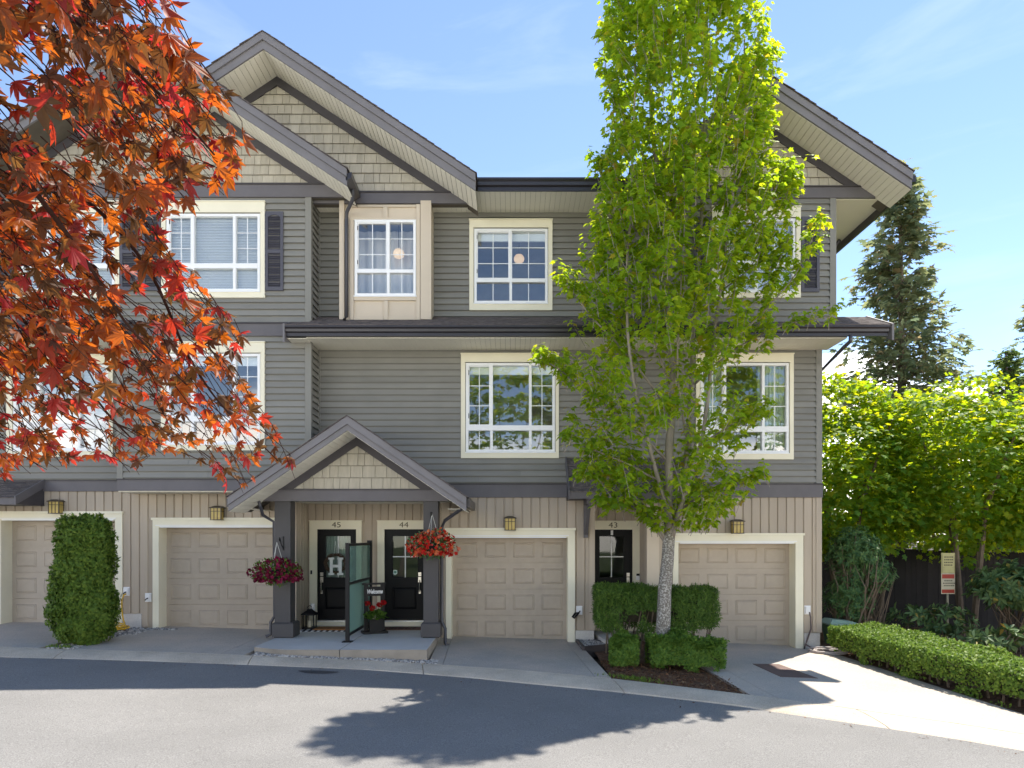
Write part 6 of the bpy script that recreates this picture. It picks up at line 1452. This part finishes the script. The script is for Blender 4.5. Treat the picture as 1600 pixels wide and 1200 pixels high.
# --- hanging baskets and the potted geranium ------------------------------------------
PETAL = fan((0, 0), [(math.cos(a) * (1.0 if k % 2 == 0 else .62), math.sin(a) * (1.0 if k % 2 == 0 else .62)) for k, a in enumerate([i * math.pi / 5 for i in range(10)])], lambda x, y: .45 * math.hypot(x, y) - .2)
ROUND = fan((0, .5), [(.5 * math.sin(a) * (1 + .08 * (k % 2)), .5 - .5 * math.cos(a) * (1 + .08 * (k % 2))) for k, a in enumerate([i * math.pi / 6 for i in range(12)])], lambda x, y: -.12 * (x * x))
F_BURG = leafmat('burgundy_petal', [(0, (.10, .004, .022)), (.5, (.16, .006, .03)), (.9, (.24, .012, .055)), (1, (.3, .03, .09))], .35, .5, .3)
F_RED = leafmat('red_coral_petal', [(0, (.42, .008, .008)), (.45, (.55, .02, .012)), (.6, (.62, .12, .04)), (.8, (.68, .2, .08)), (.92, (.6, .04, .05)), (1, (.75, .35, .2))], .35, .5, .3)
F_GER = leafmat('geranium_petal', [(0, (.4, .008, .01)), (1, (.6, .02, .02))], .35, .5, .3)
G_SOFT = leafmat('soft_green_leaf', [(0, (.06, .13, .02)), (1, (.14, .24, .04))], .4, .45, .3)
def basket(label, px, py, y, w, h, fm, seed, split=None):
    rr = np.random.default_rng(seed); c = np.array([X(px, y), y, Z(py, y)]); t = thing('flower_basket', label, 'flower basket', (c[0], c[1], c[2] - .2), 'hanging flower baskets on the porch posts')
    b = MB(); b.lathe([(.10, -.20), (.15, -.12), (.18, .02), (.185, .03)], tuple(c), 14); b.build('pot', BLACKM, t)
    b = MB(); top = Vector((c[0], c[1] + .02, c[2] + h / 2 + .30))
    for a in (0.4, 2.5, 4.6): b.tube([top, tuple(c + np.array([.16 * math.cos(a), .16 * math.sin(a), .04]))], .004, 4)
    b.build('hanger', mat('pale_wire', (.55, .55, .52), .5), t)
    n = 620; u = rr.normal(size=(n, 3)); u /= np.linalg.norm(u, axis=1, keepdims=True); k = (u[:, 2] > -.75); u = u[k]; n = len(u)
    r = rr.uniform(.72, 1.04, n) * (1 + .22 * ncl(u, 2.0, seed))
    P = c + u * r[:, None] * np.array([w / 2, w / 2 * .85, h / 2]); P[:, 2] -= np.clip(np.hypot(u[:, 0], u[:, 1]) - .6, 0, 1) * .10
    cloud('flowers', PETAL, P, frames(rr.normal(size=(n, 3)), u * np.array([1, 1, .8]) + np.array([0, -.35, .25]) + rr.normal(size=(n, 3)) * .45), rr.uniform(.026, .046, n), rr.random(n), fm, t)
    n = 620; u = rr.normal(size=(n, 3)); u /= np.linalg.norm(u, axis=1, keepdims=True); P = c + u * rr.uniform(.4, .98, n)[:, None] * np.array([w / 2, w / 2 * .85, h / 2])
    cloud('foliage', OVAL, P, frames(u + rr.normal(size=(n, 3)) * .6, rr.normal(size=(n, 3)) + np.array([0, 0, .6])), rr.uniform(.04, .075, n), rr.random(n), G_SOFT if seed == 1 else G_PIERIS, t)
basket('hanging basket overflowing with dark burgundy petunias', 432, 893, -1.33, .98, .52, F_BURG, 1)
basket('hanging basket overflowing with bright red and coral flowers', 675, 851, -1.33, .94, .58, F_RED, 2)
t = thing('geranium_plant', 'red flowering geranium growing from the black planter box', 'potted plant', (wx, wy, SZ + .25)); rr = np.random.default_rng(5)
gc = np.array(Mx @ Vector((.0, -.10, .36)))
n = 170; u = rr.normal(size=(n, 3)); u /= np.linalg.norm(u, axis=1, keepdims=True); u[:, 2] = np.abs(u[:, 2]) * .9 - .25; P = gc + u * rr.uniform(.35, 1, n)[:, None] * np.array([.24, .20, .16])
cloud('foliage', ROUND, P, frames(u + rr.normal(size=(n, 3)) * .4, u * .4 + np.array([0, -.3, .8]) + rr.normal(size=(n, 3)) * .3), rr.uniform(.05, .09, n), rr.random(n), G_SOFT, t)
for dx, dy, dz in ((-.05, -.08, .17), (.16, 0, .27), (-.17, .02, .26), (.07, .08, .22)):
    c = gc + np.array([dx, dy, dz]); n = 46; u = rr.normal(size=(n, 3)); u /= np.linalg.norm(u, axis=1, keepdims=True)
    cloud('flower_head', PETAL, c + u * np.array([.055, .055, .045]), frames(rr.normal(size=(n, 3)), u), rr.uniform(.018, .028, n), rr.random(n), F_GER, t)
    b = MB(); b.tube([tuple(gc + np.array([dx * .3, dy * .3, -.05])), tuple(c)], .005, 4, False); b.build('stem', G_SOFT, t)

# leaf litter and grit gathered along the kerb
n = 150; lx_ = rng.uniform(-9, 7, n); ly_ = np.array([yf(x) - abs(random.gauss(.02, .22)) - .02 for x in lx_]); lz_ = zgv(lx_, ly_) - .048
o = cloud('leaf_litter', SMALL, np.stack([lx_, ly_, lz_], -1), frames(rnd(n) * np.array([1, 1, .1]), rnd(n, .2) + np.array([0, 0, 1])), rng.uniform(.015, .05, n), rng.random(n), cm_); tag(o, 'scattered dry leaves and grit along the kerb edge', 'leaf litter', None, 'stuff')
